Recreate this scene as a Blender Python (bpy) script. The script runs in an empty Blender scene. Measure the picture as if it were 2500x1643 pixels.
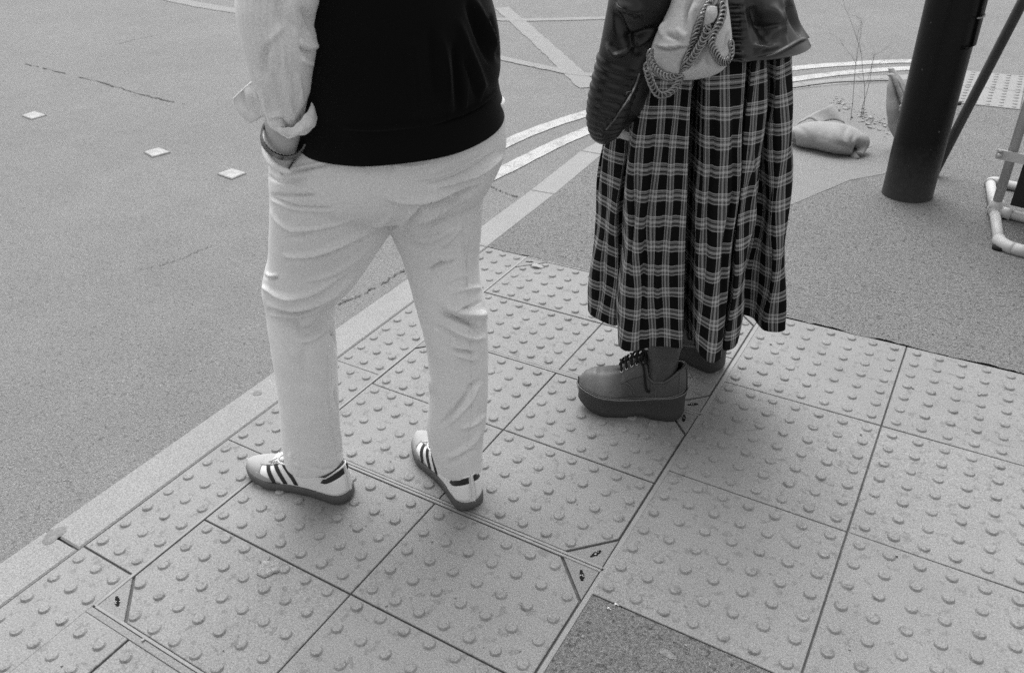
import bpy, bmesh, math, random
import numpy as np
from mathutils import Vector, Matrix
from mathutils.bvhtree import BVHTree

random.seed(7); np.random.seed(7)
sc = bpy.context.scene
COL = sc.collection

# ------------------------------------------------------------------ camera
PITCH, ROLL, YAW, FPX = 0.5633, -0.0366, 0.5545, 1955.56
CAMP = np.array([0.0457, -1.9857, 1.4142])
def rotx(a): c, s = math.cos(a), math.sin(a); return np.array([[1,0,0],[0,c,-s],[0,s,c]])
def rotz(a): c, s = math.cos(a), math.sin(a); return np.array([[c,-s,0],[s,c,0],[0,0,1]])
CR = rotz(YAW) @ rotx(math.pi/2 - PITCH) @ rotz(ROLL)
cam_d = bpy.data.cameras.new('camera'); cam = bpy.data.objects.new('camera', cam_d); COL.objects.link(cam)
cam_d.sensor_width = 36; cam_d.lens = FPX/2500*36; cam_d.clip_start = 0.05; cam_d.clip_end = 2000
M4 = np.eye(4); M4[:3,:3] = CR; M4[:3,3] = CAMP
cam.matrix_world = Matrix(M4.tolist())
cam_d.dof.use_dof = True; cam_d.dof.focus_distance = 2.25; cam_d.dof.aperture_fstop = 6.3
sc.camera = cam

# ------------------------------------------------------------------ world, sun, exposure
w = bpy.data.worlds.new('World'); sc.world = w; w.use_nodes = True
nt = w.node_tree; nt.nodes.clear()
SUN_EL, SUN_AZ = math.radians(62), YAW + math.radians(2)      # azimuth of the sun, counted from +Y to -X
sky = nt.nodes.new('ShaderNodeTexSky'); sky.sky_type = 'NISHITA'; sky.sun_disc = False
sky.sun_elevation = SUN_EL; sky.sun_rotation = -SUN_AZ; sky.dust_density = 4; sky.air_density = 1.5
bw = nt.nodes.new('ShaderNodeRGBToBW'); bg = nt.nodes.new('ShaderNodeBackground'); wo = nt.nodes.new('ShaderNodeOutputWorld')
nt.links.new(sky.outputs[0], bw.inputs[0]); nt.links.new(bw.outputs[0], bg.inputs[0]); nt.links.new(bg.outputs[0], wo.inputs[0])
bg.inputs[1].default_value = 0.13
sl = bpy.data.lights.new('sun', 'SUN'); sl.energy = 1.4; sl.angle = math.radians(54); sl.color = (1, 1, 1)
so = bpy.data.objects.new('sun', sl); COL.objects.link(so)
sd = Vector((-math.sin(SUN_AZ)*math.cos(SUN_EL), math.cos(SUN_AZ)*math.cos(SUN_EL), math.sin(SUN_EL)))
so.rotation_euler = sd.to_track_quat('Z', 'Y').to_euler(); so.location = (0, 0, 8)
vs = sc.view_settings; sc.display_settings.display_device = 'sRGB'
vs.view_transform = 'Standard'; vs.look = 'None'; vs.gamma = 1; vs.exposure = 1.0; vs.use_curve_mapping = False
sc.cycles.use_denoising = False
sc.cycles.max_bounces = 5

# ------------------------------------------------------------------ measuring helpers: photo pixel -> point in the place
def ray(x, y): return CR @ np.array([(x-1250)/FPX, -(y-821.5)/FPX, -1.0])
def G(x, y, z=0.0): d = ray(x, y); return CAMP + d*(z-CAMP[2])/d[2]
F3 = np.array([-math.sin(YAW), math.cos(YAW), 0]); S3 = np.array([math.cos(YAW), math.sin(YAW), 0])
def AT(x, y, dep): d = ray(x, y); return CAMP + d*dep/(d @ F3)
def LD(lat, dep, z): return np.array([CAMP[0], CAMP[1], 0]) + S3*lat + F3*dep + np.array([0, 0, z])
def proj(P): d = (np.asarray(P, float)-CAMP) @ CR; return np.stack([1250+FPX*d[...,0]/-d[...,2], 821.5-FPX*d[...,1]/-d[...,2]], -1)

# ------------------------------------------------------------------ object helpers
def tag(o, label=None, cat=None, group=None, kind=None):
    if label: o['label'] = label
    if cat: o['category'] = cat
    if group: o['group'] = group
    if kind: o['kind'] = kind
    return o
def obj(name, verts, faces, m, parent=None, smooth=True, uv=None):
    me = bpy.data.meshes.new(name)
    me.from_pydata([tuple(map(float, v)) for v in verts], [], [tuple(map(int, f)) for f in faces])
    if uv is not None:
        l = me.uv_layers.new(name='UVMap'); uv = np.asarray(uv, float)
        idx = np.zeros(len(me.loops), int); me.loops.foreach_get('vertex_index', idx)
        l.data.foreach_set('uv', uv[idx].ravel())
    me.polygons.foreach_set('use_smooth', [smooth]*len(me.polygons))
    me.materials.append(m); me.update()
    o = bpy.data.objects.new(name, me); COL.objects.link(o)
    if parent is not None: o.parent = parent
    return o
def empty(name, loc=(0, 0, 0)):
    o = bpy.data.objects.new(name, None); COL.objects.link(o); o.location = tuple(map(float, loc))
    o.empty_display_size = 0.05
    return o
def anchor(o, base):            # move a mesh thing's origin to its base, geometry unchanged
    base = Vector(tuple(map(float, base))); o.data.transform(Matrix.Translation(-base)); o.location = base
def settle(parent, kids):       # keep children in place under a moved empty
    bpy.context.view_layer.update()
    for k in kids: k.matrix_parent_inverse = Matrix.Translation(-parent.location)
def mod_apply(o):
    dg = bpy.context.evaluated_depsgraph_get(); e = o.evaluated_get(dg)
    me = bpy.data.meshes.new_from_object(e, depsgraph=dg); old = o.data
    mats = [s for s in old.materials]; o.modifiers.clear(); o.data = me
    if not me.materials:
        for s in mats: me.materials.append(s)
    me.polygons.foreach_set('use_smooth', [True]*len(me.polygons)); me.update()
    bpy.data.meshes.remove(old)
class MB:
    def __init__(s): s.v = []; s.f = []
    def add(s, v, f):
        b = len(s.v); s.v += [tuple(p) for p in v]; s.f += [tuple(i+b for i in q) for q in f]
    def build(s, name, m, parent=None, smooth=True): return obj(name, s.v, s.f, m, parent, smooth)
    def plate(s, poly, z0, z1, bev=0.0015, dz=None, bottom=False):
        n = len(poly); P = [Vector(p[:2]) for p in poly]
        area = sum(P[i].x*P[(i+1)%n].y-P[(i+1)%n].x*P[i].y for i in range(n))
        if area < 0: P.reverse()
        ins = []
        for i in range(n):
            a, b, c = P[i-1], P[i], P[(i+1)%n]
            e1 = (b-a).normalized(); e2 = (c-b).normalized()
            n1 = Vector((-e1.y, e1.x)); n2 = Vector((-e2.y, e2.x)); m = n1+n2
            ins.append(b + m*(bev/max(0.3, 1+n1.dot(n2))))
        dz = dz or (lambda x, y: 0)
        v = [(p.x, p.y, z0) for p in P]+[(p.x, p.y, z1-bev+dz(p.x, p.y)) for p in P]+[(p.x, p.y, z1+dz(p.x, p.y)) for p in ins]
        f = [(i, (i+1)%n, n+(i+1)%n, n+i) for i in range(n)]+[(n+i, n+(i+1)%n, 2*n+(i+1)%n, 2*n+i) for i in range(n)]
        f.append(tuple(range(2*n, 3*n)))
        if bottom: f.append(tuple(range(n-1, -1, -1)))
        s.add(v, f)
    def tube(s, pts, rad, n=8, closed=False, caps=True, squash=1.0, up=None):
        pts = [np.asarray(p, float) for p in pts]; m = len(pts)
        rad = rad if hasattr(rad, '__len__') else [rad]*m
        v = []; prev = None
        for i, p in enumerate(pts):
            t = (pts[(i+1) % m]-pts[i-1]) if closed else pts[min(i+1, m-1)]-pts[max(i-1, 0)]
            t = t/(np.linalg.norm(t)+1e-12)
            if prev is None:
                a = np.array(up if up is not None else (0, 0, 1.0)); a = a if abs(a @ t) < .95 else np.array([1.0, 0, 0])
            else: a = prev
            a = a-(a @ t)*t; a /= np.linalg.norm(a); prev = a; b = np.cross(t, a)
            for k in range(n):
                th = 2*math.pi*k/n; v.append(p+rad[i]*(a*math.cos(th)*squash+b*math.sin(th)))
        f = []
        for i in range(m if closed else m-1):
            for k in range(n):
                j = (i+1) % m; f.append((i*n+k, i*n+(k+1)%n, j*n+(k+1)%n, j*n+k))
        if caps and not closed: f += [tuple(range(n-1, -1, -1)), tuple((m-1)*n+k for k in range(n))]
        s.add(v, f)
    def box(s, c, hx, hy, hz, R=None):
        c = np.asarray(c, float); R = np.eye(3) if R is None else R
        v = [c+R @ np.array([sx*hx, sy*hy, sz*hz]) for sz in (-1, 1) for sx, sy in ((-1,-1),(1,-1),(1,1),(-1,1))]
        s.add(v, [(3,2,1,0),(4,5,6,7),(0,1,5,4),(1,2,6,5),(2,3,7,6),(3,0,4,7)])
def cr(A, n):                   # smooth curve through the rows of A, resampled to n rows
    A = np.asarray(A, float); m = len(A)
    if A.ndim == 1: A = A[:, None]
    t = np.linspace(0, m-1, n); i = np.clip(t.astype(int), 0, m-2); u = (t-i)[:, None]
    P0 = A[np.clip(i-1, 0, m-1)]; P1 = A[i]; P2 = A[i+1]; P3 = A[np.clip(i+2, 0, m-1)]
    return 0.5*((2*P1)+(-P0+P2)*u+(2*P0-5*P1+4*P2-P3)*u**2+(-P0+3*P1-3*P2+P3)*u**3)
def grid_faces(r, c, wrap=True):
    f = []
    for i in range(r-1):
        for k in range(c if wrap else c-1):
            k2 = (k+1) % c; f.append((i*c+k, i*c+k2, (i+1)*c+k2, (i+1)*c+k))
    return f
def loft(rings, rows, n=64, pw=2.0, caps=False, tilt=(0, 0)):
    """rings: (y, xL, xR, depth, near half thickness, far half thickness) measured on the photo; horizontal oval sections."""
    R = cr(rings, rows); V = []
    for y, xl, xr, dp, tn, tf in R:
        c = AT((xl+xr)/2, y, dp); hw = abs((AT(xr, y, dp)-AT(xl, y, dp)) @ S3)/2
        th = np.linspace(0, 2*math.pi, n, endpoint=False); cs, sn = np.cos(th), np.sin(th)
        ex = np.sign(cs)*np.abs(cs)**(2/pw)*hw; ey = np.sign(sn)*np.abs(sn)**(2/pw)*np.where(sn > 0, tf, tn)
        V += list(c+ex[:, None]*S3+ey[:, None]*F3+(ex*tilt[0]+ey*tilt[1])[:, None]*np.array([0, 0, 1.0]))
    f = grid_faces(rows, n)
    if caps: f += [tuple(range(n)), tuple((rows-1)*n+k for k in range(n-1, -1, -1))]
    return V, [tuple(reversed(q)) for q in f]
def pxtube(rows_, cnt, n=48, caps=True, squash=1.0, mod=None):
    """rows: (x, y, depth, radius m) - a limb following a smooth path in space"""
    R = cr(rows_, cnt); P = [AT(x, y, d) for x, y, d, r in R]; rad = R[:, 3].copy()
    if mod is not None: rad = rad*mod(np.linspace(0, 1, cnt))
    b = MB(); b.tube(P, list(rad), n, caps=caps, squash=squash, up=F3); return b.v, b.f
def noise3(P, sc_, seed=0, stretch=None):
    rng = np.random.RandomState(seed); out = np.zeros(len(P)); Q = P*sc_
    if stretch is not None: Q = Q @ stretch
    for k in range(7):
        d = rng.normal(size=3); d *= (0.6+1.3*rng.rand()); ph = rng.rand()*6.28
        e = rng.normal(size=3); out += np.sin(Q @ d+ph+1.3*np.sin(Q @ e*.7+ph*2))
    return out/7
GAIN = 1.55
def sculpt(o, strokes, amp_noise=0.0, noise_sc=12, seed=0, stretch=None, off=(0, 0), scl=1.0):
    """press folds into the cloth: each stroke is a fold line found on the photo, laid on the mesh surface it falls on"""
    me = o.data; n = len(me.vertices); P = np.zeros(n*3); me.vertices.foreach_get('co', P); P = P.reshape(-1, 3)
    N = np.zeros(n*3); me.vertices.foreach_get('normal', N); N = N.reshape(-1, 3)
    vd = CAMP-P; vd /= np.linalg.norm(vd, axis=1)[:, None]
    fc = np.clip((np.einsum('ij,ij->i', vd, N)-0.0)/.35, 0, 1); fc = fc*fc*(3-2*fc)
    X = proj(P); D = np.zeros(n)
    for pts, wd, amp in strokes:
        q = cr(np.array(pts, float)*scl+np.array(off), 26); wd = wd*scl if scl < 1 else wd
        mn, mx = q.min(0)-wd*3, q.max(0)+wd*3
        idx = np.where((X > mn).all(1) & (X < mx).all(1) & (fc > 0))[0]
        if not len(idx): continue
        best = np.full(len(idx), 1e9); bt = np.zeros(len(idx))
        for i in range(25):
            a, b = q[i], q[i+1]; ab = b-a; t = np.clip(((X[idx]-a) @ ab)/(ab @ ab+1e-9), 0, 1)
            d = np.linalg.norm(X[idx]-(a+t[:, None]*ab), axis=1); m = d < best
            best[m] = d[m]; bt[m] = (i+t[m])/25
        tp = np.sin(np.pi*np.clip(bt, 0.02, .98))**.55
        D[idx] += GAIN*amp*np.exp(-(best/wd)**2)*tp*fc[idx]
    if amp_noise: D += amp_noise*noise3(P, noise_sc, seed, stretch)
    P += N*D[:, None]; me.vertices.foreach_set('co', P.ravel()); me.update()
def bvh(o): 
    me = o.data; return BVHTree.FromPolygons([v.co.copy() for v in me.vertices], [tuple(p.vertices) for p in me.polygons])
def onto(trees, x, y, off=0.0, default=None):
    d = Vector(ray(x, y)); d.normalize(); best = None
    for t in trees:
        h = t.ray_cast(Vector(CAMP), d)
        if h[0] is not None and (best is None or h[3] < best[3]): best = h
    if best is None: return np.array(AT(x, y, default)) if default else None
    return np.array(best[0]-d*off)

# ------------------------------------------------------------------ materials
def mat(name, base, rough=0.85, spec=0.3, var=(), bump=(), metal=0.0, coord='Object', extra=None, sheen=0.0):
    m = bpy.data.materials.new(name); m.use_nodes = True; t = m.node_tree; N = t.nodes; L = t.links
    p = N['Principled BSDF']; p.inputs['Roughness'].default_value = rough; p.inputs['Specular IOR Level'].default_value = spec
    p.inputs['Metallic'].default_value = metal; p.inputs['Sheen Weight'].default_value = sheen
    tc = N.new('ShaderNodeTexCoord'); src = tc.outputs[coord]
    cur = None
    def math_(op, a, b):
        n = N.new('ShaderNodeMath'); n.operation = op
        for i, q in enumerate((a, b)):
            if isinstance(q, (int, float)): n.inputs[i].default_value = q
            else: L.new(q, n.inputs[i])
        return n.outputs[0]
    m['_'] = 0
    def tex(kind, scale, detail=3, rough_=.6, stretch=None):
        s = src
        if stretch:
            mp = N.new('ShaderNodeMapping'); mp.inputs['Scale'].default_value = stretch; L.new(s, mp.inputs[0]); s = mp.outputs[0]
        if kind == 'noise':
            n = N.new('ShaderNodeTexNoise'); n.inputs['Scale'].default_value = scale; n.inputs['Detail'].default_value = detail; n.inputs['Roughness'].default_value = rough_
            L.new(s, n.inputs['Vector']); return n.outputs['Fac']
        if kind == 'voro':
            n = N.new('ShaderNodeTexVoronoi'); n.inputs['Scale'].default_value = scale; L.new(s, n.inputs['Vector']); return n.outputs['Distance']
        if kind == 'cell':
            n = N.new('ShaderNodeTexVoronoi'); n.inputs['Scale'].default_value = scale; L.new(s, n.inputs['Vector'])
            g = N.new('ShaderNodeRGBToBW'); L.new(n.outputs['Color'], g.inputs[0]); return g.outputs[0]
    cur = base
    for v in var:                                  # (kind, scale, amount[, detail, stretch])
        o = tex(v[0], v[1], v[3] if len(v) > 3 else 3, .6, v[4] if len(v) > 4 else None)
        k = math_('MULTIPLY', math_('SUBTRACT', o, .5), 2*v[2]); cur = math_('MULTIPLY', cur, math_('ADD', k, 1.0))
    if extra: cur = extra(t, math_, tex, cur, src)
    if isinstance(cur, (int, float)): p.inputs['Base Color'].default_value = (cur, cur, cur, 1)
    else:
        cb = N.new('ShaderNodeCombineColor'); mx = math_('MAXIMUM', cur, 0.004)
        for i in range(3): L.new(mx, cb.inputs[i])
        L.new(cb.outputs[0], p.inputs['Base Color'])
    prev = None
    for v in bump:                                 # (kind, scale, strength, distance[, detail, stretch])
        o = tex(v[0], v[1], v[4] if len(v) > 4 else 3, .6, v[5] if len(v) > 5 else None)
        b = N.new('ShaderNodeBump'); b.inputs['Strength'].default_value = v[2]; b.inputs['Distance'].default_value = v[3]
        L.new(o, b.inputs['Height'])
        if prev: L.new(prev, b.inputs['Normal'])
        prev = b.outputs[0]
    if prev: L.new(prev, p.inputs['Normal'])
    del m['_']
    return m
def ramp(t, fac, stops, interp='LINEAR'):
    r = t.nodes.new('ShaderNodeValToRGB'); r.color_ramp.interpolation = interp
    e = r.color_ramp.elements
    while len(e) > 1: e.remove(e[-1])
    e[0].position = stops[0][0]; e[0].color = (stops[0][1],)*3+(1,)
    for p_, v in stops[1:]:
        x = e.new(p_); x.color = (v, v, v, 1)
    t.links.new(fac, r.inputs[0]); g = t.nodes.new('ShaderNodeRGBToBW'); t.links.new(r.outputs[0], g.inputs[0]); return g.outputs[0]
def chips(th0, th1, scale, gain):                  # sparse pale stone chips
    def f(t, M, tex, cur, src):
        s = ramp(t, tex('noise', scale, 1), [(0, 0), (th0, 0), (th1, 1)]); return M('ADD', cur, M('MULTIPLY', s, gain))
    return f
GR = ('noise', 330, .85, 2)                         # fine surface grain shared by the mineral and cloth surfaces
def pitted(th0, th1, scale, gain, pit, psc):  # stone chips and small dark pits
    def f(t, M, tex, cur, src):
        k = ramp(t, tex('noise', psc, 3), [(0, 1), (.36, 1), (.42, 0)])
        return M('MULTIPLY', chips(th0, th1, scale, gain)(t, M, tex, cur, src), M('SUBTRACT', 1.0, M('MULTIPLY', k, pit)))
    return f
m_road = mat('road_asphalt', .176, .9, .25, [('noise', .7, .16, 4), ('noise', 5, .12, 4), ('noise', 130, .25, 2), ('noise', 260, .55, 4), GR], [('noise', 300, .9, .004, 4), ('noise', 120, .6, .004, 2), ('noise', 60, .4, .004)], extra=pitted(.72, .8, 95, .12, .30, 70))
m_foot = mat('footway_asphalt', .175, .92, .25, [('noise', 1.4, .16), ('noise', 9, .08), ('noise', 120, .35, 2), ('noise', 240, .6, 4), GR], [('noise', 260, 1, .006, 4), ('noise', 120, .8, .006, 2), ('noise', 70, .5, .006)], extra=pitted(.72, .8, 80, .12, .38, 60))
m_foot2 = mat('footway_pale_asphalt', .20, .92, .25, [('noise', 1.6, .10), ('noise', 14, .06), ('noise', 240, .45, 4), GR], [('noise', 260, .8, .005, 4)], extra=chips(.72, .8, 80, .08))
m_slab = mat('concrete_slab', .222, .88, .3, [('noise', 1.6, .12), ('noise', 7, .14, 5), ('noise', 120, .16, 4), GR], [('noise', 500, .25, .0015, 3)], extra=pitted(.8, .86, 60, .05, .22, 38))
m_joint = mat('joint_sand', .10, .95, .1, [('noise', 60, .5)], [('noise', 300, .6, .003)])
m_steel = mat('cover_frame_steel', .23, .7, .4, [('noise', 30, .25, 5), ('noise', 400, .25)], [('noise', 150, .4, .001)], metal=.15)
m_plate = mat('corner_plate_concrete', .20, .85, .3, [('noise', 20, .12, 5), GR], [('noise', 300, .3, .001)])
m_hole = mat('keyhole_dark', .012, .95, .1, [('noise', 120, .6)])  # near-black dirt colour also stands in for the dark inside of the hole
m_bit = mat('keyhole_grit', .35, .5, .5, [('noise', 200, .6)])
m_kerb = mat('kerb_granite', .235, .85, .3, [('noise', 3, .08), ('noise', 14, .07), ('noise', 300, .2, 3), GR], [('noise', 300, .5, .002, 3)])
def worn(thr, lo):
    def f(t, M, tex, cur, src):
        s = ramp(t, M('ADD', M('MULTIPLY', tex('noise', 9, 5), .5), M('MULTIPLY', tex('noise', 120, 3), .5)), [(0, 0), (thr, 0), (thr+.07, 1)])
        return M('ADD', M('MULTIPLY', cur, s), M('MULTIPLY', lo, M('SUBTRACT', 1.0, s)))
    return f
m_paint = mat('line_paint', .39, .8, .3, [('noise', 260, .3, 4), GR], [('noise', 300, .8, .004, 4)], extra=worn(.42, .25))
m_paint2 = mat('worn_line_paint', .215, .85, .3, [('noise', 260, .35, 4), GR], [('noise', 300, .8, .004, 4)], extra=worn(.49, .22))
m_stud = mat('stud_paint', .30, .7, .4, [('noise', 40, .7, 5), ('noise', 260, .3)], [('noise', 60, 1, .006)])
m_crack = mat('crack_dark', .085, .95, .1, [('noise', 100, .5)])  # flat dark tone of the crack strips laid on the road
CLOTHG = ('noise', 480, .48, 2)
m_trs = mat('trouser_cotton', .69, .9, .12, [('noise', 3, .05), ('noise', 30, .05), CLOTHG], [('noise', 1200, .15, .0008, 2), ('noise', 35, .25, .004, 3, (1, 1, .35))], sheen=.15)
def pin(t, M, tex, cur, src):
    sp = t.nodes.new('ShaderNodeSeparateXYZ'); uvn = t.nodes.new('ShaderNodeTexCoord'); t.links.new(uvn.outputs['UV'], sp.inputs[0])
    s = M('SINE', M('MULTIPLY', sp.outputs[0], 6.2832*85), 0); return M('MULTIPLY', cur, M('ADD', 1.0, M('MULTIPLY', s, .025)))
m_shirt = mat('shirt_oxford', .72, .85, .15, [CLOTHG], [('noise', 1300, .15, .0006, 2)], extra=pin, sheen=.1)
m_vest = mat('vest_black_jersey', .003, .8, .04, [('noise', 600, .3)], [('noise', 900, .3, .0008, 2)], sheen=.06)
m_skin = mat('skin', .46, .55, .35, [('noise', 30, .06), ('noise', 900, .12)], [('noise', 260, .25, .0008, 3)])
m_sock = mat('sock_grey', .40, .9, .15, [CLOTHG])
m_dsock = mat('boot_shaft_leather', .055, .55, .4, [('noise', 30, .3, 4), CLOTHG], [('noise', 45, .7, .005)])
m_shoe = mat('shoe_white_leather', .80, .5, .4, [('noise', 25, .06), ('noise', 900, .15)], [('noise', 160, .12, .0008)])
m_suede = mat('shoe_grey_suede', .33, .9, .2, [('noise', 25, .1), ('noise', 900, .2)], [('noise', 500, .4, .0008)])
m_black = mat('shoe_black_leather', .018, .5, .4, [('noise', 60, .2)])
m_gum = mat('gum_sole', .085, .6, .4, [('noise', 40, .15), ('noise', 600, .15)])
def scuff_highlight(t, M, tex, cur, src):           # rubbed toe cap, plus a sky highlight painted into the leather colour
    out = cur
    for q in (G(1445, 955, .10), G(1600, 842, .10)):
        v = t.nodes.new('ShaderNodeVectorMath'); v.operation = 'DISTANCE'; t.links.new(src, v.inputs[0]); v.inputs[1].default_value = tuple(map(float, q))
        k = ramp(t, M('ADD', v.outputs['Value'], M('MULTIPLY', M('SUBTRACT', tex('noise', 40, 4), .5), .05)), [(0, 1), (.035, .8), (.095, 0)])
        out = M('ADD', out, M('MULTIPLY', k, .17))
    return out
m_boot = mat('boot_leather', .058, .40, .5, [('noise', 16, .35, 4), ('noise', 400, .3)], [('noise', 120, .4, .0015, 4)], extra=scuff_highlight)
m_boot2 = mat('platform_rubber', .040, .55, .4, [('noise', 12, .2, 4), ('noise', 500, .2)], [('noise', 90, .1, .001)])
m_welt = mat('welt_stitching', .13, .6, .4, [('noise', 300, .3)])
m_lace = mat('black_lace', .012, .8, .2, [('noise', 300, .3)], [('noise', 800, .5, .0008)])
m_wlace = mat('white_lace', .66, .8, .2, [('noise', 300, .12)], [('noise', 800, .5, .0008)])
m_eye = mat('eyelet_metal', .6, .3, .6, metal=1)
m_leath2 = mat('jacket_lit_leather', .014, .38, .6, [('noise', 10, .4), ('noise', 600, .3)], [('noise', 180, .25, .0014, 4)])  # paler leather copy; light falling on the back is put into its colour
m_leath = mat('jacket_leather', .009, .36, .42, [('noise', 10, .4), ('noise', 600, .2)], [('noise', 180, .22, .0014, 4)])
m_canvas = mat('bag_canvas', .48, .92, .15, [('noise', 6, .08), CLOTHG], [('noise', 800, .3, .001, 2), ('noise', 22, .35, .01, 3)])
m_strap = mat('bag_cord', .07, .8, .2)
m_chain = mat('chain_steel', .27, .16, .6, [('noise', 200, .2)], metal=1)
def dusty(t, M, tex, cur, src):         # splashed dirt on the lowest hand's breadth of the post, and paint chips
    sp = t.nodes.new('ShaderNodeSeparateXYZ'); t.links.new(src, sp.inputs[0])
    k = ramp(t, M('ADD', sp.outputs[2], M('MULTIPLY', tex('noise', 45, 4), .16)), [(0, 1), (.05, .9), (.34, 0)])
    return M('ADD', M('ADD', cur, M('MULTIPLY', k, .05)), M('MULTIPLY', ramp(t, tex('noise', 40, 1), [(0, 0), (.75, 0), (.8, 1)]), .10))
m_pole = mat('lamp_post_black_paint', .008, .35, .14, [('noise', 8, .25, 4), ('noise', 120, .3)], [('noise', 60, .25, .0012, 4), ('noise', 400, .2, .0006)], extra=dusty)
m_pole2 = mat('leaning_pole_paint', .05, .55, .4, [('noise', 20, .3), ('noise', 300, .3)])
m_sack = mat('sandbag_hessian', .27, .93, .15, [('noise', 5, .12), ('noise', 500, .25, 2)], [('noise', 500, .6, .002, 2), ('noise', 30, .4, .008, 3)])
m_pipe = mat('pipe_galvanised', .42, .55, .45, [('noise', 14, .15, 4), ('noise', 400, .2)], [('noise', 120, .2, .001)])
m_pipe2 = mat('post_grey', .34, .6, .4, [('noise', 14, .15, 4), ('noise', 400, .2)])
m_panel = mat('panel_black', .012, .6, .3, [('noise', 10, .2)])
m_gumsp = mat('chewing_gum', .25, .9, .2, [('noise', 90, .3, 4), GR], [('noise', 120, .8, .003, 4)])
m_stain = mat('oil_stain', .17, .9, .2, [('noise', 60, .2), GR])
m_leaf = mat('dry_leaf', .30, .8, .2, [('noise', 40, .3)])
m_stem = mat('weed_stem', .16, .9, .2)
m_grit = mat('loose_grit', .27, .9, .2, [('noise', 60, .4)])
def plaid(t, M, tex, cur, src):
    uvn = t.nodes.new('ShaderNodeTexCoord'); sp = t.nodes.new('ShaderNodeSeparateXYZ'); t.links.new(uvn.outputs['UV'], sp.inputs[0])
    st = [(0, .0), (.53, .0), (.54, .9), (.56, .9), (.57, .10), (.58, .10), (.59, .38), (.61, .42), (.62, .0), (.65, .0), (.66, .42), (.70, .42), (.715, .85), (.74, .85), (.76, .42), (.80, .42), (.81, .0), (.84, .0), (.85, .42), (.90, .42), (.905, .10), (.92, .10), (.93, .9), (.955, .9), (.965, 0), (1, 0)]
    def fr(a, per): return M('FRACT', M('DIVIDE', a, per), 0)
    wv = ramp(t, fr(sp.outputs[0], .0415), st); wh = ramp(t, fr(sp.outputs[1], .0645), st)
    tw = M('ADD', .82, M('MULTIPLY', M('SINE', M('MULTIPLY', M('ADD', sp.outputs[0], sp.outputs[1]), 6.2832*620), 0), .22))
    s = M('MULTIPLY', M('ADD', M('MULTIPLY', wv, .5), M('MULTIPLY', wh, .5)), tw)
    n = M('ADD', .6, M('MULTIPLY', tex('noise', 700, 2), .8))
    return M('ADD', .005, M('MULTIPLY', M('MULTIPLY', s, n), .78))
m_plaid = mat('skirt_plaid', .01, .92, .12, [], [('noise', 900, .3, .001, 2)], extra=plaid)

# ------------------------------------------------------------------ setting: road, kerb, footway, paving
def sheet(name, polys, z, m, kind='structure', label=None):
    v, f = [], []
    for p in polys:
        b = len(v); v += [(q[0], q[1], z) for q in p]; f.append(tuple(range(b, b+len(p))))
    o = obj(name, v, f, m, smooth=False)
    for q in o.data.polygons:
        if q.normal.z < 0: q.flip()
    tag(o, kind=kind, label=label); return o
RZ = -.016
sheet('road', [[(-400, -400), (400, -400), (400, 400), (-400, 400)]], RZ, m_road, label='worn grey asphalt road surface')
XO, XI = -1.690, -1.566
kout = [(XO, -30), (XO, -1.381), (XO, -.466), (XO, .449), (-1.705, 1.05), (-1.735, 1.63), (-1.69, 2.1), (-1.55, 2.6), (-1.34, 3.02), (-1.06, 3.38), (-.76, 3.66), (-.42, 3.88), (.02, 4.06), (.6, 4.2), (1.6, 4.33), (12, 4.8), (60, 6)]
def offs(pl, d):
    out = []
    for i, p in enumerate(pl):
        a = Vector(pl[max(i-1, 0)]); b = Vector(pl[min(i+1, len(pl)-1)]); t = (b-a).normalized(); out.append((p[0]+t.y*d, p[1]-t.x*d))
    return out
kin_ = offs(kout, .124)
b = MB()
for i in range(len(kout)-1):
    a0, a1, c0, c1 = Vector(kout[i]), Vector(kout[i+1]), Vector(kin_[i]), Vector(kin_[i+1])
    g = .0025/max((a1-a0).length, .01)
    if i in (3, 4): g = 0 if i == 3 else g
    b.plate([a0.lerp(a1, g), a1.lerp(a0, g), c1.lerp(c0, g), c0.lerp(c1, g)], -.03, .001, .004)
tag(b.build('kerb', m_kerb, smooth=False), kind='structure', label='pale stone kerb edging the footway')
# bedding under everything on the footway
inner = offs(kout, .10)
sheet('paving_bed', [inner+[(60, -30)]], -.006, m_joint)
FARY = .452
asp = [p for p in offs(kout, .126) if p[1] > FARY]
asp = [(XI+.003, FARY)]+asp+[(60, FARY)]
# footway asphalt with an uneven, broken near edge against the slabs
edge = [(x, FARY-.001+.004*math.sin(x*31)*math.sin(x*7.3)+random.uniform(-.004, .006)) for x in np.arange(3.3, -1.56, -.018)]
sheet('pavement', [asp[:-1]+[(60, FARY+.004)]+edge, [(-.440, -.908), (60, -.908), (60, -30), (-.440, -30)]], .0015, m_foot)
pale = [(-.30, 1.97), (-.44, 1.80), (-.609, 1.385), (-.98, 1.30), (-1.25, 1.75), (-1.40, 2.3), (-1.36, 2.7), (-1.1, 3.1), (-.85, 3.37), (-.5, 3.6), (-.2, 3.55), (-.12, 2.9), (-.2, 2.4)]
sheet('pavement_patch', [pale], .0032, m_foot2)

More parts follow.
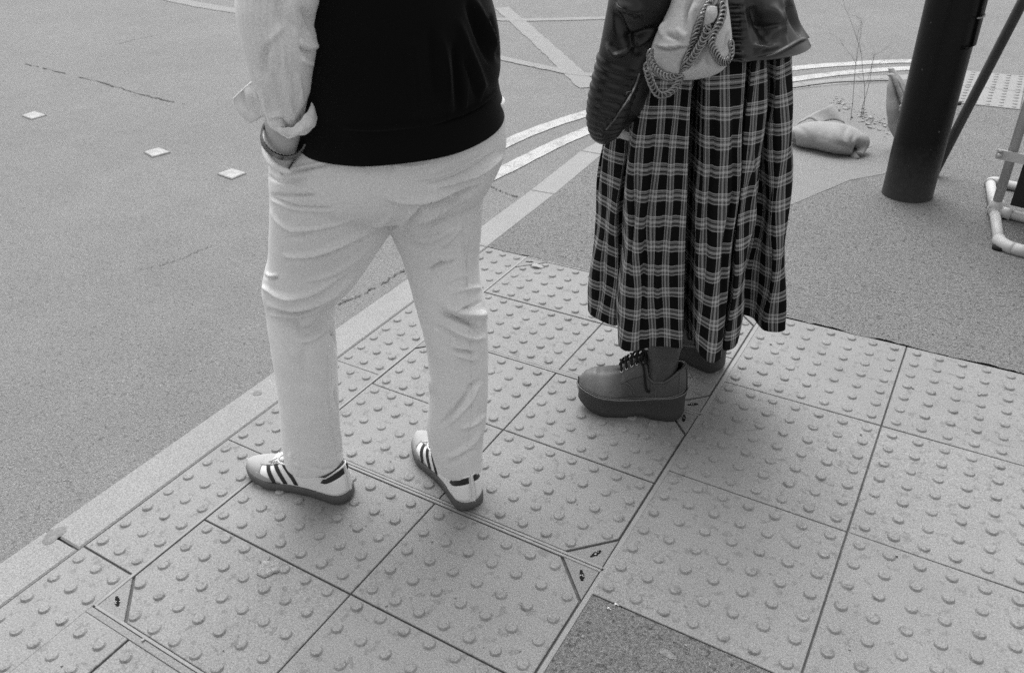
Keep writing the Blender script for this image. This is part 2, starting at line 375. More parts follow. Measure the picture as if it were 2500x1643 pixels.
blist = MB()
def blister(x, y, z=0.0, r=.0136, h=.0060):
    r *= random.uniform(.95, 1.05); h *= random.uniform(.75, 1.05)
    n = 14; v = []; prof = [(1.10, -.0006), (1.0, .12), (.94, .55), (.80, .90), (.45, 1.0)]
    for k, (a, q) in enumerate(prof):
        for j in range(n):
            th = 2*math.pi*j/n; v.append((x+r*a*math.cos(th), y+r*a*math.sin(th), z+(q*h if k else -.0006)))
    v.append((x, y, z+h*1.0))
    f = grid_faces(len(prof), n)+[((len(prof)-1)*n+j, (len(prof)-1)*n+(j+1) % n, len(v)-1) for j in range(n)]
    return v, f
def inside(p, poly, mar=.012):
    n = len(poly)
    A = sum(poly[i][0]*poly[(i+1)%n][1]-poly[(i+1)%n][0]*poly[i][1] for i in range(n)); sg = 1 if A > 0 else -1
    for i in range(n):
        a, b_ = poly[i], poly[(i+1)%n]; ex, ey = b_[0]-a[0], b_[1]-a[1]; l = math.hypot(ex, ey)
        if sg*(ex*(p[1]-a[1])-ey*(p[0]-a[0]))/l < mar: return False
    return True
def slab(mb, poly, xs, ys, mar=.011, gap=.002, bev=.0013):
    cx = sum(p[0] for p in poly)/len(poly); cy = sum(p[1] for p in poly)/len(poly)
    tx, ty, t0 = random.uniform(-.003, .003), random.uniform(-.003, .003), random.uniform(-.0008, .0004)
    f = lambda x, y: t0+(x-cx)*tx+(y-cy)*ty
    mb.plate(poly, -.02, 0, bev, f)
    for x in xs:
        for y in ys:
            if inside((x, y), poly, mar):
                v, q = blister(x, y, f(x, y)); mb.add(v, q)
SP = .45/7
def rng_(a, b, n): return [a+(b-a)*(i+.5)/n for i in range(n)]
mbS = MB(); g = .0012
for r, (y0, y1) in enumerate(((0, .45), (-.45, 0), (-.905, -.45))):
    for c in range(8):
        x0, x1 = -.45+.45*c, .45*c
        gx0 = x0+(.0 if c == 0 else g+.001)
        slab(mbS, [(gx0, y0+g), (x1-g-.001, y0+g), (x1-g-.001, y1-g), (gx0, y1-g)], rng_(x0, x1, 7), rng_(y0, y1, 7))
# narrow strip between kerb and the covers
yj = [.452, -.016, -.466, -.916, -1.366]
for y1, y0 in zip(yj[:-1], yj[1:]):
    slab(mbS, [(XI+.004, y0+g), (-1.386, y0+g), (-1.386, y1-g), (XI+.004, y1-g)], [-1.536, -1.472, -1.409], rng_(y0, y1, 7))
# slabs in front of the nearest cover
ys = [-1.366-SP*(i+.5) for i in range(12)]
slab(mbS, [(XI+.004, -1.93), (-1.3865, -1.93), (-1.3865, -1.37), (XI+.004, -1.37)], [-1.536, -1.472, -1.409], ys)
slab(mbS, [(-1.3865, -1.93), (-1.244, -1.93), (-1.244, -1.486), (-1.3865, -1.486)], [-1.346, -1.281], ys, .008)
for c in range(2):
    x0 = -1.24+.40*c; slab(mbS, [(x0+g, -1.93), (x0+.40-g, -1.93), (x0+.40-g, -1.486), (x0+g, -1.486)], rng_(x0, x0+.4, 6), rng_(-1.93, -1.486, 7))
tag(mbS.build('tactile_paving', m_slab, smooth=True), kind='structure', label='pale concrete tactile slabs with raised blisters')
o = bpy.data.objects['tactile_paving']
def autosmooth(o, ang=38):
    bm = bmesh.new(); bm.from_mesh(o.data)
    for e in bm.edges:
        if len(e.link_faces) == 2 and e.calc_face_angle(0) > math.radians(ang): e.smooth = False
    bm.to_mesh(o.data); bm.free()
autosmooth(o, 34)
# far ribbed tactile paving at the right
mbF = MB()
for i in range(8):
    for j in range(2):
        x0, y0 = -.22+.4*i, 3.28+.39*j
        mbF.plate([(x0+.003, y0+.003), (x0+.397, y0+.003), (x0+.397, y0+.387), (x0+.003, y0+.387)], -.01, .007, .002)
        for a in range(6):
            for c in range(6):
                v, f = blister(x0+.4*(a+.5)/6, y0+.39*(c+.5)/6, .007); mbF.add(v, f)
tag(mbF.build('far_tactile_paving', m_kerb, smooth=False), kind='structure', label='pale tactile slabs beyond the lamp post')

# recessed covers ---------------------------------------------------
X0, X1, XM = -1.378, -.456, -.907
CH = .094
def cover(y0, y1, ym, label):
    root = empty('manhole_cover', (X0+.46, (y0+y1)/2, 0)); kids = []
    fr = MB(); w_ = .007
    def bar(ax, ay, bx, by, ww=w_, z=.0012):
        a = Vector((ax, ay)); c = Vector((bx, by)); t = (c-a).normalized(); n = Vector((-t.y, t.x))*ww/2
        fr.plate([a-n, c-n, c+n, a+n], -.02, z, .0008)
    yo0, yo1 = y0+.0035, y1-.0035
    bar(X0-.0035, yo0, X0-.0035, yo1, .009); bar(X1+.009, yo0, X1+.009, yo1, .012); bar(X0, y0+.0045, X1+.0025, y0+.0045); bar(X0, y1-.0045, X1+.0025, y1-.0045)
    kids.append(fr.build('frame', m_steel, root, smooth=False))
    xa, xb, ya, yb = X0+.0035, X1-.003, y0+.0105, y1-.0105
    if y0 < -1.4:
        mo = MB(); mo.plate([(X0-.008, y0-.0155), (X1, y0-.0155), (X1, y0-.0005), (X0-.008, y0-.0005)], -.02, .0006, .0008); kids.append(mo.build('mortar', m_plate, root, smooth=False))
    quads = [(xa, XM-.002, ya, ym-.002), (XM+.002, xb, ya, ym-.002), (xa, XM-.002, ym+.002, yb), (XM+.002, xb, ym+.002, yb)]
    for q, (a, c, d, f_) in enumerate(quads):
        k = CH
        if q == 0: P = [(a+k, d), (c, d), (c, f_), (a, f_), (a, d+k)]
        if q == 1: P = [(a, d), (c-k, d), (c, d+k), (c, f_), (a, f_)]
        if q == 2: P = [(a, d), (c, d), (c, f_), (a+k, f_), (a, f_-k)]
        if q == 3: P = [(a, d), (c, d), (c, f_-k), (c-k, f_), (a, f_)]
        mb = MB(); ox = X0 if q in (0, 2) else XM; cyc = (d+f_)/2
        xs = [ox+SP*(i+.5)+.003 for i in range(7)]; yy = [cyc+SP*(i-2) for i in range(5)]
        slab(mb, P, xs, yy, .006)
        o_ = mb.build('cover_slab', m_slab, root, smooth=True); autosmooth(o_, 34); kids.append(o_)
    k = CH-.007
    for q, (cx, cy, sx, sy) in enumerate(((xa, ya, 1, 1), (xb, ya, -1, 1), (xa, yb, 1, -1), (xb, yb, -1, -1))):
        mb = MB(); mb.plate([(cx-sx*.003, cy-sy*.003), (cx+sx*k, cy-sy*.003), (cx-sx*.003, cy+sy*k)], -.02, -.0005, .001)
        pl = mb.build('corner_plate', m_plate, root, smooth=False); kids.append(pl)
        hx, hy = cx+sx*.026, cy+sy*.026; mb = MB()
        an = math.atan2(-sx*sy, 1)+random.uniform(-.5, .5); dx, dy = math.cos(an), math.sin(an)
        for t_, r_ in ((-.013, .0035), (-.007, .0048), (-.001, .0062), (.006, .0056), (.012, .0036)):
            ring = [(hx+dx*t_+r_*math.cos(u)*random.uniform(.8, 1.15), hy+dy*t_+r_*math.sin(u)*random.uniform(.8, 1.15)) for u in np.linspace(0, 6.28, 11)[:-1]]
            mb.plate(ring, -.004, .0002+t_*.012, .0002)
        kh = mb.build('keyhole', m_hole, pl, smooth=False); kids_ = kh
        mb = MB()
        for _ in range(5):
            a_ = random.uniform(0, 6.28); r_ = random.uniform(0, .007); c_ = (hx+r_*math.cos(a_), hy+r_*math.sin(a_), .0008)
            mb.box(c_, .0012, .0009, .0006, rotz(a_))
        mb.build('grit', m_bit, pl, smooth=False)
    settle(root, kids)
    return tag(root, label, 'manhole cover', 'recessed covers along the kerb')
cover(-1.470, -.833, -1.164, 'recessed paved cover nearest the camera, carrying a flattened blob of chewing gum')
cover(-.833, -.189, -.512, 'middle recessed paved cover, the one the trainers and the platform boots stand on')
cover(-.189, .452, .13, 'recessed paved cover farthest from the camera, reaching the dark asphalt edge')

# road markings, cracks, studs ---------------------------------------
def ribbon(mb, pts, wd, z, n=60, jit=0.0):
    P = cr(pts, n); L_, R_ = [], []
    for i in range(n):
        t = P[min(i+1, n-1)]-P[max(i-1, 0)]; t /= np.linalg.norm(t)+1e-9; nn = np.array([-t[1], t[0]])
        w1 = (wd if not callable(wd) else wd(i/(n-1)))/2
        L_.append(P[i]+nn*(w1+random.uniform(-jit, jit))); R_.append(P[i]-nn*(w1+random.uniform(-jit, jit)))
    mb.add([(p[0], p[1], z) for p in L_]+[(p[0], p[1], z) for p in R_], [(i, n+i, n+i+1, i+1) for i in range(n-1)])
def gxy(*pp): return [G(x, y, RZ)[:2] for x, y in pp]
mb = MB()
ribbon(mb, gxy((1120, 410), (1236, 351), (1330, 312), (1437, 277), (1560, 240), (1740, 203), (1928, 170), (2080, 157), (2213, 151), (2330, 152)), .094, RZ+.004, 80, .003)
ribbon(mb, gxy((1120, 470), (1215, 425), (1340, 362), (1437, 320), (1560, 280), (1740, 235), (1928, 197), (2080, 178), (2231, 168), (2340, 168)), .094, RZ+.004, 80, .003)
tag(mb.build('double_line_marking', m_paint, smooth=False), kind='structure', label='double pale no-parking lines following the kerb')
mb = MB()
ribbon(mb, gxy((1225, 20), (1310, 95), (1370, 150), (1440, 215)), .14, RZ+.004, 40, .008)
ribbon(mb, gxy((1190, 48), (1300, 50), (1500, 45)), .12, RZ+.0045, 30, .008)
ribbon(mb, gxy((1210, 140), (1300, 160), (1400, 180), (1475, 186)), .09, RZ+.005, 30, .006)
ribbon(mb, gxy((330, -20), (480, 12), (590, 30), (700, 45)), .17, RZ+.004, 40, .008)
ribbon(mb, gxy((1930, 222), (2040, 208), (2190, 203)), .03, .007, 30, .004)
tag(mb.build('worn_line_marking', m_paint2, smooth=False), kind='structure', label='faded pale road markings')
mb = MB()
def crack(pp, wd=.012, z=RZ+.004, G0=RZ):
    P = cr([G(x, y, G0)[:2] for x, y in pp], 40); P = P+np.random.normal(size=P.shape)*.0045
    k = 0
    for i in range(39):
        if random.random() < .22: continue
        a, b_ = P[i], P[i+1]; t = b_-a; t /= np.linalg.norm(t)+1e-9; n = np.array([-t[1], t[0]])*wd*random.uniform(.15, .6)
        mb.add([(*(a-n*.6), z), (*(b_-n), z), (*(b_+n), z), (*(a+n*.6), z)], [(0, 1, 2, 3)])
crack([(60, 157), (110, 168), (180, 187), (250, 203), (330, 228), (400, 245), (455, 256)], .014)
crack([(290, 108), (330, 98), (370, 90)], .01)
crack([(1190, 452), (1215, 465), (1240, 475), (1262, 482)], .008)
crack([(820, 745), (880, 722), (930, 695), (985, 660)], .008)
crack([(330, 660), (420, 640), (520, 600)], .004)
tag(mb.build('crack', m_crack, smooth=False), kind='structure', label='hairline cracks in the road asphalt')
SR1 = lambda p: (p[0]*.3196, p[1]*.3196)
for k, (pts, lab) in enumerate((([(165, 885), (265, 853), (355, 880), (240, 912)], 'pale diamond road stud farthest from the people, at the left edge'),
        ([(1098, 1163), (1215, 1130), (1303, 1163), (1165, 1200)], 'pale diamond road stud in the middle of the row of three'),
        ([(1660, 1330), (1775, 1288), (1882, 1322), (1770, 1368)], 'pale diamond road stud nearest the person with the shirt sleeve'))):
    P = [G(*SR1(p), RZ+.006)[:2] for p in pts]; mb = MB(); mb.plate(P, RZ-.004, RZ+.009, .004)
    c = np.mean(P, 0)
    o = mb.build('road_stud', m_stud, smooth=False); anchor(o, (c[0], c[1], RZ)); tag(o, lab, 'road stud', 'row of studs across the road')

# ------------------------------------------------------------------ street furniture
root = empty('lamp_post', G(2222, 470)); 
pc = (G(2157, 475)+G(2282, 483))/2; pc = pc+F3*.02
base = np.array([pc[0], pc[1], 0]); r0 = .104
mb = MB(); zz = [-.05, 0, .03, .9]; mb.tube([base+np.array([0, 0, z]) for z in (-.02, .0, .02, .4, .8, 1.2, 1.6, 2.4, 3.2)], [r0+.002, r0+.001, r0, r0, r0, r0, r0, r0*.99, r0*.98], 48)
k1 = mb.build('shaft', m_pole, root)
mb = MB(); zs = .64
ang0 = math.atan2(S3[1], S3[0])
# access door housing standing proud on the right side
V, Fc = [], []
for z in (zs, zs+.006, 2.2):
    for a in np.linspace(-1.45, 1.3, 24):
        rr = r0+(.001 if z == zs else .010); V.append(base+np.array([rr*math.cos(ang0+a), rr*math.sin(ang0+a), z]))
mb.add(V, grid_faces(3, 20, False)); k2 = mb.build('access_door', m_pole, root)
md = k2.modifiers.new('s', 'SOLIDIFY'); md.thickness = .006; md.offset = -1
for a, z, l in ((-.95, .755, .03), (-.55, .755, .035)):
    mb = MB()
    for i in range(4):
        aa = ang0+a+(i-1.5)*l*3; mb.box(base+np.array([(r0+.0125)*math.cos(aa), (r0+.0125)*math.sin(aa), z+random.uniform(-.003, .003)]), .0012, .010, random.uniform(.001, .0025), rotz(aa))
    mb.build('scuff_highlight', m_gumsp, k2, smooth=False)
settle(root, [k1, k2]); root['label'] = 'thick black lamp post standing in the footway asphalt'; root['category'] = 'lamp post'

mb = MB(); a = AT(2278, 428, 3.50); a[2] = 0; bq = AT(2493, 12, 3.42); d = bq-a
mb.tube([a, a+d*.5, a+d*1.0, a+d*1.9], .021, 20)
o = mb.build('leaning_pole', m_pole2); 
mb = MB(); q = onto([bvh(o)], 2352, 253, 0, 3.4); mb.tube([q-S3*.012, q-S3*.035], .009, 10); o2 = mb.build('bolt', m_pole2, o)
anchor(o, a); o2.matrix_parent_inverse = Matrix.Translation(-o.location)
tag(o, 'slim dark pole leaning right behind the lamp post', 'pole')

# pipe barrier at the right edge
root = empty('barrier', G(2440, 560)); kids = []
PR = .0195
A_ = G(2440, 598, PR); B_ = G(2417, 442, PR); T_ = A_+(B_-A_)*.49
rt = S3*.93+F3*(-.36); rt = (G(2500, 614, PR)-A_); rt[2] = 0; rt /= np.linalg.norm(rt)
rt2 = G(2500, 527, PR+.01)-T_; rt2[2] = 0; rt2 /= np.linalg.norm(rt2)
def pipe(name, pts, r=PR, m=m_pipe, n=20):
    mb = MB(); mb.tube(pts, r, n); k = mb.build(name, m, root); kids.append(k); return k
Wd = .95
def bend(p, a_, b_, r=.035):       # rounded corner from direction a_ into b_
    return [p+a_*r*(1-math.sin(t))+b_*r*(1-math.cos(t)) for t in np.linspace(0, math.pi/2, 8)]
dAB = (B_-A_)/np.linalg.norm(B_-A_)
pipe('foot_pipe', [A_+dAB*.03, T_-dAB*.03]); pipe('foot_pipe', [T_+dAB*.03, B_-dAB*.03]); pipe('rail_pipe', [A_+rt*.04, A_+rt*Wd]); pipe('rail_pipe', [B_+rt*.03, B_+rt*Wd])
pipe('cross_pipe', [T_+rt2*.03, T_+rt2*Wd])
pipe('elbow', bend(A_, dAB, rt, .05), PR+.0045); pipe('elbow', bend(B_, -dAB, rt, .035), PR+.0045)
mb = MB(); mb.tube([A_+rt*.045, A_+rt*.105], PR+.004, 20); kids.append(mb.build('socket', m_pipe, root))
mb = MB(); mb.tube([T_-dAB*.03, T_+dAB*.03], PR+.005, 20); mb.tube([T_+rt2*.005, T_+rt2*.065], PR+.005, 20); mb.tube([T_-np.array([0, 0, .01]), T_+np.array([0, 0, .045])], PR+.006, 20)
kids.append(mb.build('tee_joint', m_pipe, root))
k = pipe('post', [T_+np.array([0, 0, .03]), T_+np.array([0, 0, .6]), T_+np.array([0, 0, 1.15])], .018, m_pipe2)
far = T_+rt2*Wd; pipe('post', [far+np.array([0, 0, .0]), far+np.array([0, 0, 1.15])], .018, m_pipe2)
for zb in (.24, .9):
    mb = MB(); c = T_+np.array([0, 0, zb]); Rm = np.stack([rt2, np.cross([0, 0, 1], rt2), [0, 0, 1]], 1)
    mb.box(c+rt2*(Wd/2-.02)-Rm[:, 1]*.024, Wd/2+.03, .004, .019, Rm); kb = mb.build('bracket', m_pipe, root, smooth=False); kids.append(kb)
    mb = MB(); mb.tube([c-rt2*.035-Rm[:, 1]*.028, c-rt2*.035-Rm[:, 1]*.045], .009, 8); mb.tube([c-rt2*.035-Rm[:, 1]*.028+np.array([0,0,.012]), c-rt2*.035-Rm[:, 1]*.04+np.array([0,0,.02])], .006, 8); mb.build('bolt', m_pipe, kb)
mb = MB(); c = T_+rt2*(Wd/2+.025)+np.array([0, 0, .57]); mb.box(c+Rm[:, 1]*.006-rt2*.018, Wd/2-.042, .008, .53, Rm); kids.append(mb.build('panel', m_panel, root, smooth=False))
for p_ in (A_, T_+rt2*.05):
    mb = MB(); mb.tube([p_+np.array([0, 0, -PR]), p_+np.array([0, 0, -.005])], .022, 12); kids.append(mb.build('rubber_foot', m_lace, root))
settle(root, kids); tag(root, 'grey pipe barrier frame with a black panel, at the right edge of the footway', 'barrier')

# sandbags ------------------------------------------------------------
def sack(name, rows, cnt, n, label, strokes=(), seed=3):
    """rows: centre x,y px, depth, half height m, half width m; axis runs across the photo"""
    R = cr(rows, cnt); V = []
    C = [AT(r[0], r[1], r[2]) for r in R]
    for i, r in enumerate(R):
        t = C[min(i+1, cnt-1)]-C[max(i-1, 0)]; t /= np.linalg.norm(t); up = np.array([0, 0, 1.0]); up -= (up @ t)*t; up /= np.linalg.norm(up); sd_ = np.cross(t, up)
        for k in range(n):
            th = 2*math.pi*k/n; cu, su = math.cos(th), math.sin(th)
            p = C[i]+up*r[3]*np.sign(cu)*abs(cu)**.85+sd_*r[4]*np.sign(su)*abs(su)**.85
            p[2] = max(p[2], .004+.004*math.sin(i*.8+k)); V.append(p)
    f = grid_faces(cnt, n)+[tuple(range(n-1, -1, -1)), tuple((cnt-1)*n+k for k in range(n))]
    o = obj(name, V, f, m_sack); sculpt(o, strokes, .0025, 30, seed); return o
a2_ = lambda L_: [(1900+x*.2238, 100+y*.2238) for x, y in L_]
c7 = lambda x, y: (1900+x*.2238, 100+y*.2238)
def rw(x, y, dep, hh, hw): q = c7(x, y); return (q[0], q[1], dep, hh, hw)
o = sack('sandbag', [rw(118, 1075, 3.97, .012, .02), rw(170, 1040, 3.98, .04, .05), rw(300, 1030, 3.96, .056, .085), rw(480, 1035, 3.93, .064, .105), rw(680, 1075, 3.87, .064, .11), rw(820, 1110, 3.83, .056, .09), rw(890, 1130, 3.81, .045, .055), rw(905, 1180, 3.79, .018, .025), rw(880, 1240, 3.76, .012, .018)], 60, 40,
    '', [([(190, 940), (330, 900), (560, 890), (720, 905)], 5, -.006), ([(300, 1050), (500, 1080), (700, 1060)], 9, .004), ([(870, 970), (890, 1050), (950, 1120)], 6, -.008)], 3); sculpt(o, [(a2_([(x, y) for x, y in q]), w_, a_) for q, w_, a_ in (([(200, 930), (280, 980), (330, 1060)], 4, -.006), ([(520, 900), (560, 960), (540, 1040)], 4, -.005), ([(760, 940), (720, 1010), (740, 1100)], 4, -.007), ([(640, 1120), (740, 1150), (830, 1210)], 4, -.007), ([(400, 1090), (560, 1150), (700, 1200)], 4, .006), ([(820, 1040), (800, 1110), (830, 1190)], 4, -.008), ([(600, 900), (700, 930), (860, 1000)], 4, .005))])
b1 = bvh(o); base1 = G(2010, 350)
mb = MB()       # open mouth flap standing behind the fill
fl = [[(165, 960, 4.02), (205, 905, 4.04), (270, 870, 4.05), (350, 840, 4.06), (450, 890, 4.02)], [(200, 905, 4.05), (300, 830, 4.08), (420, 780, 4.10), (520, 745, 4.12), (600, 860, 4.08)], [(330, 825, 4.10), (430, 775, 4.13), (540, 720, 4.16), (615, 700, 4.17), (725, 895, 4.03)]]
g_ = [[AT(*c7(x, y), d) for x, y, d in row] for row in fl]
A = np.array(g_); A = np.array([cr(A[:, j], 14) for j in range(A.shape[1])]).transpose(1, 0, 2); A = np.array([cr(A[i], 24) for i in range(14)])
mb.add(list(A.reshape(-1, 3)), grid_faces(14, 24, False)); k1 = mb.build('flap', m_sack, o)
md = k1.modifiers.new('s', 'SOLIDIFY'); md.thickness = .006
mb = MB(); P_ = [AT(*c7(x, y), d) for x, y, d in ((900, 1200, 3.80), (960, 1175, 3.80), (1015, 1155, 3.82))]; mb.tube(cr(P_, 10), [.012, .011, .009, .007, .006, .005, .005, .005, .005, .004], 8, squash=.4)
P_ = [AT(*c7(x, y), d) for x, y, d in ((830, 1240, 3.78), (845, 1275, 3.76), (860, 1300, 3.75))]; mb.tube(P_, [.02, .016, .018], 10); k2 = mb.build('tie', m_sack, o)
anchor(o, base1)
for k in (k1, k2): k.matrix_parent_inverse = Matrix.Translation(-o.location)
tag(o, 'plump grey sandbag lying flat on the pale asphalt with its mouth flap up', 'sandbag', 'sandbags by the lamp post')
V, f = loft([(168, 2168, 2182, 3.95, .01, .01), (190, 2172, 2200, 3.93, .03, .03), (225, 2166, 2225, 3.90, .05, .05), (270, 2166, 2240, 3.86, .06, .06), (310, 2172, 2240, 3.84, .06, .06), (335, 2182, 2230, 3.82, .045, .045), (345, 2188, 2215, 3.81, .03, .03)], 60, 40, caps=True)
o = obj('sandbag', V, f, m_sack)
sculpt(o, [([(2176, 190), (2190, 225), (2200, 260), (2190, 300)], 5, -.02), ([(2188, 190), (2200, 220), (2210, 245)], 4, .012)], .004, 26, 8)
mb = MB(); P_ = [AT(x, y, d) for x, y, d in ((2168, 186, 3.9), (2176, 182, 3.9), (2183, 190, 3.88), (2188, 205, 3.86), (2197, 225, 3.84), (2203, 245, 3.82), (2207, 258, 3.8))]
mb.tube(cr(P_, 40), [.007+.004*abs(math.sin(i*.9+math.sin(i*.37)*2)) for i in range(40)], 10, squash=.55); k1 = mb.build('tie', m_sack, o)
mb = MB()
for x, y in ((2200, 262), (2206, 252), (2199, 270), (2210, 258)): mb.tube([AT(x, y, 3.79), AT(x+5, y-3, 3.78)], [.012, .008], 7)
k2 = mb.build('torn_edge', m_gumsp, o)
bs = G(2200, 350); anchor(o, bs)
for k in (k1, k2): k.matrix_parent_inverse = Matrix.Translation(-o.location)
tag(o, 'upright slack sandbag with a torn gathered neck, half hidden behind the lamp post', 'sandbag', 'sandbags by the lamp post')

# litter and weeds ------------------------------------------------------
mb = MB()
for i in range(150):
    u = random.random(); x = 2040+u*140+random.gauss(0, 9); y = 248+u*78+random.gauss(0, 9); p = G(x, y)
    s_ = random.uniform(.002, .009)*random.uniform(.6, 1.4); mb.box(p+np.array([0, 0, s_*.3+.004]), s_, s_*random.uniform(.3, .9), s_*.22, rotz(random.uniform(0, 3)) @ rotx(random.uniform(-.6, .6)))
tag(mb.build('litter_debris', m_grit, smooth=False), 'scatter of pale grit and dry leaf scraps beside the lying sandbag', 'debris', kind='stuff')
mb = MB()
root_p = G(2100, 292)
def twig(p, d, l, r, lev):
    q = [p]; 
    for i in range(5): d = d+np.random.normal(size=3)*.12; d /= np.linalg.norm(d); q.append(q[-1]+d*l/5)
    mb.tube(q, list(np.linspace(r, r*.5, 6)), 5)
    if lev:
        for i in (2, 3, 4, 5): twig(q[i], d+np.random.normal(size=3)*.6, l*random.uniform(.3, .5), r*.5, lev-1)
for k in range(3): twig(root_p+np.random.normal(size=3)*[.03, .03, 0], np.array([.1*k-.1, .1, 1.0]), .34+.08*k, .0018, 2)
o = mb.build('weed', m_stem); anchor(o, root_p); tag(o, 'wispy dried weed rising from the grit behind the lying sandbag', 'weed')
def blob(name, x, y, r, m, label, cat, hgt=.003, n=22, asp_=1.0, z=0.0, seed=0, group=None):
    rr = random.Random(seed); p = G(x, y, z); ph = [rr.uniform(0, 6.28) for _ in range(4)]
    def rad(t): return r*(1+.10*math.sin(2*t+ph[0])+.09*math.sin(3*t+ph[1])+.06*math.sin(5*t+ph[2])+.04*math.sin(9*t+ph[3]))
    V = []; 
    for a, h in ((1.0, 0), (.93, .8), (.6, 1.0), (.3, .9)):
        for j in range(n): t = 2*math.pi*j/n; V.append((p[0]+a*rad(t)*math.cos(t), p[1]+a*rad(t)*math.sin(t)*asp_, z+.0006+h*hgt*(1+.5*math.sin(4*t+a*9))))
    V.append((p[0], p[1], z+hgt)); f = grid_faces(4, n)+[(3*n+j, 3*n+(j+1) % n, 4*n) for j in range(n)]
    o = obj(name, V, f, m); anchor(o, (p[0], p[1], z)); return tag(o, label, cat, group)
blob('chewing_gum', 657, 1388, .026, m_gumsp, 'large flattened crusty chewing gum blob on the nearest cover', 'chewing gum', .005, seed=2)
blob('chewing_gum', 592, 1034, .010, m_gumsp, 'small round pale gum spot on the kerb left of the trainers', 'chewing gum', .001, seed=3)
blob('stain', 628, 960, .013, m_stain, 'dark round stain on the kerb stone left of the trouser leg', 'stain', .0006, seed=4, z=.001)
o = blob('stain', 132, 1306, .022, m_stain, 'dark two-lobed stain on the kerb at the lower left', 'stain', .0006, asp_=1.3, seed=5, z=.001)
def leafy(name, x, y, r, ang, label, m=m_leaf):
    p = G(x, y, .002); V = []; n = 9
    for i in range(n):
        t = i/(n-1); w_ = r*.42*math.sin(math.pi*t)**.7+1e-4
        for s_ in (-1, 0, 1): V.append(p+rotz(ang) @ np.array([(t-.5)*2*r, s_*w_, .004*abs(s_)+.004*math.sin(t*5)]))
    o = obj(name, V, grid_faces(n, 3, False), m); md = o.modifiers.new('s', 'SOLIDIFY'); md.thickness = .0008; anchor(o, p); return tag(o, label, 'leaf')
leafy('leaf', 1312, 652, .028, .3, 'small dry leaf on the slabs by the dark asphalt edge')
for x, y, r, lab in ((1487, 1488, .005, 'white paper scrap on the near asphalt wedge beside the cover corner'), (1505, 1478, .006, 'white paper scrap touching the slab edge above the near asphalt wedge')):
    leafy('paper_scrap', x, y, r, random.uniform(0, 3), lab, m_shoe)
o = blob('worn_patch', 1630, 1596, .018, m_foot2, 'pale smear on the near asphalt wedge', 'smear', .0004, asp_=.5, seed=9, z=.0018)
mb = MB()
for i in range(300):
    x, y = (random.uniform(0, 2500), random.uniform(20, 1643)); p = G(x, y, 0)
    zz = RZ if p[0] < XO-.03 else .002
    if -1.69 < p[0] and p[1] < .45 and not (p[0] > -.42 and p[1] < -.93) and random.random() < .75: continue
    s_ = random.uniform(.0008, .0032); mb.box((p[0], p[1], zz+s_*.4), s_, s_*random.uniform(.5, 1), s_*.5, rotz(random.uniform(0, 3)))
tag(mb.build('loose_grit', m_grit, smooth=False), 'tiny pale grit scattered over the asphalt and paving', 'grit', kind='stuff')

# ------------------------------------------------------------------ figures
def figure(joints, bones, root_i, m):
    """one continuous body skin grown over connected joints"""
    me = bpy.data.meshes.new('person'); me.from_pydata([tuple(map(float, j[0])) for j in joints], bones, [])
    o = bpy.data.objects.new('person', me); COL.objects.link(o)
    md = o.modifiers.new('skin', 'SKIN')
    for i, j in enumerate(joints):
        sv = me.skin_vertices[0].data[i]; r = j[1]; sv.radius = (r, r) if not hasattr(r, '__len__') else r; sv.use_root = (i == root_i)
    s2 = o.modifiers.new('sub', 'SUBSURF'); s2.levels = 2; s2.render_levels = 2
    me.materials.append(m); mod_apply(o); return o
def rotto(v): return v/np.linalg.norm(v)
def hand(J, B, wrist_i, wrist, d, side, palm_n, s=1.0, curl=.5):
    """palm and five fingers as chains off the wrist joint"""
    d = rotto(d); palm_n = rotto(palm_n-(palm_n @ d)*d); acr = rotto(np.cross(d, palm_n))*side
    J.append((wrist+d*.045*s, .036*s)); pi_ = len(J)-1; B.append((wrist_i, pi_))
    for k, (o_, l) in enumerate(((-.030, .072), (-.010, .082), (.010, .076), (.029, .060))):
        b0 = wrist+d*.088*s+acr*o_*s; J.append((b0, .0105*s)); B.append((pi_, len(J)-1)); dd = d.copy(); p = b0
        for seg in range(3):
            dd = rotto(dd+palm_n*curl*(.6+.15*k)); p = p+dd*l*s*(.42, .33, .25)[seg]; J.append((p, (.0092, .0085, .0068)[seg]*s)); B.append((len(J)-2, len(J)-1))
    p = wrist+d*.03*s-acr*.034*s; J.append((p, .013*s)); B.append((pi_, len(J)-1)); dd = rotto(d*.8-acr*.75+palm_n*.3)
    for l in (.032, .026): p = p+dd*l*s; dd = rotto(dd+d*.4); J.append((p, .0105*s)); B.append((len(J)-2, len(J)-1))

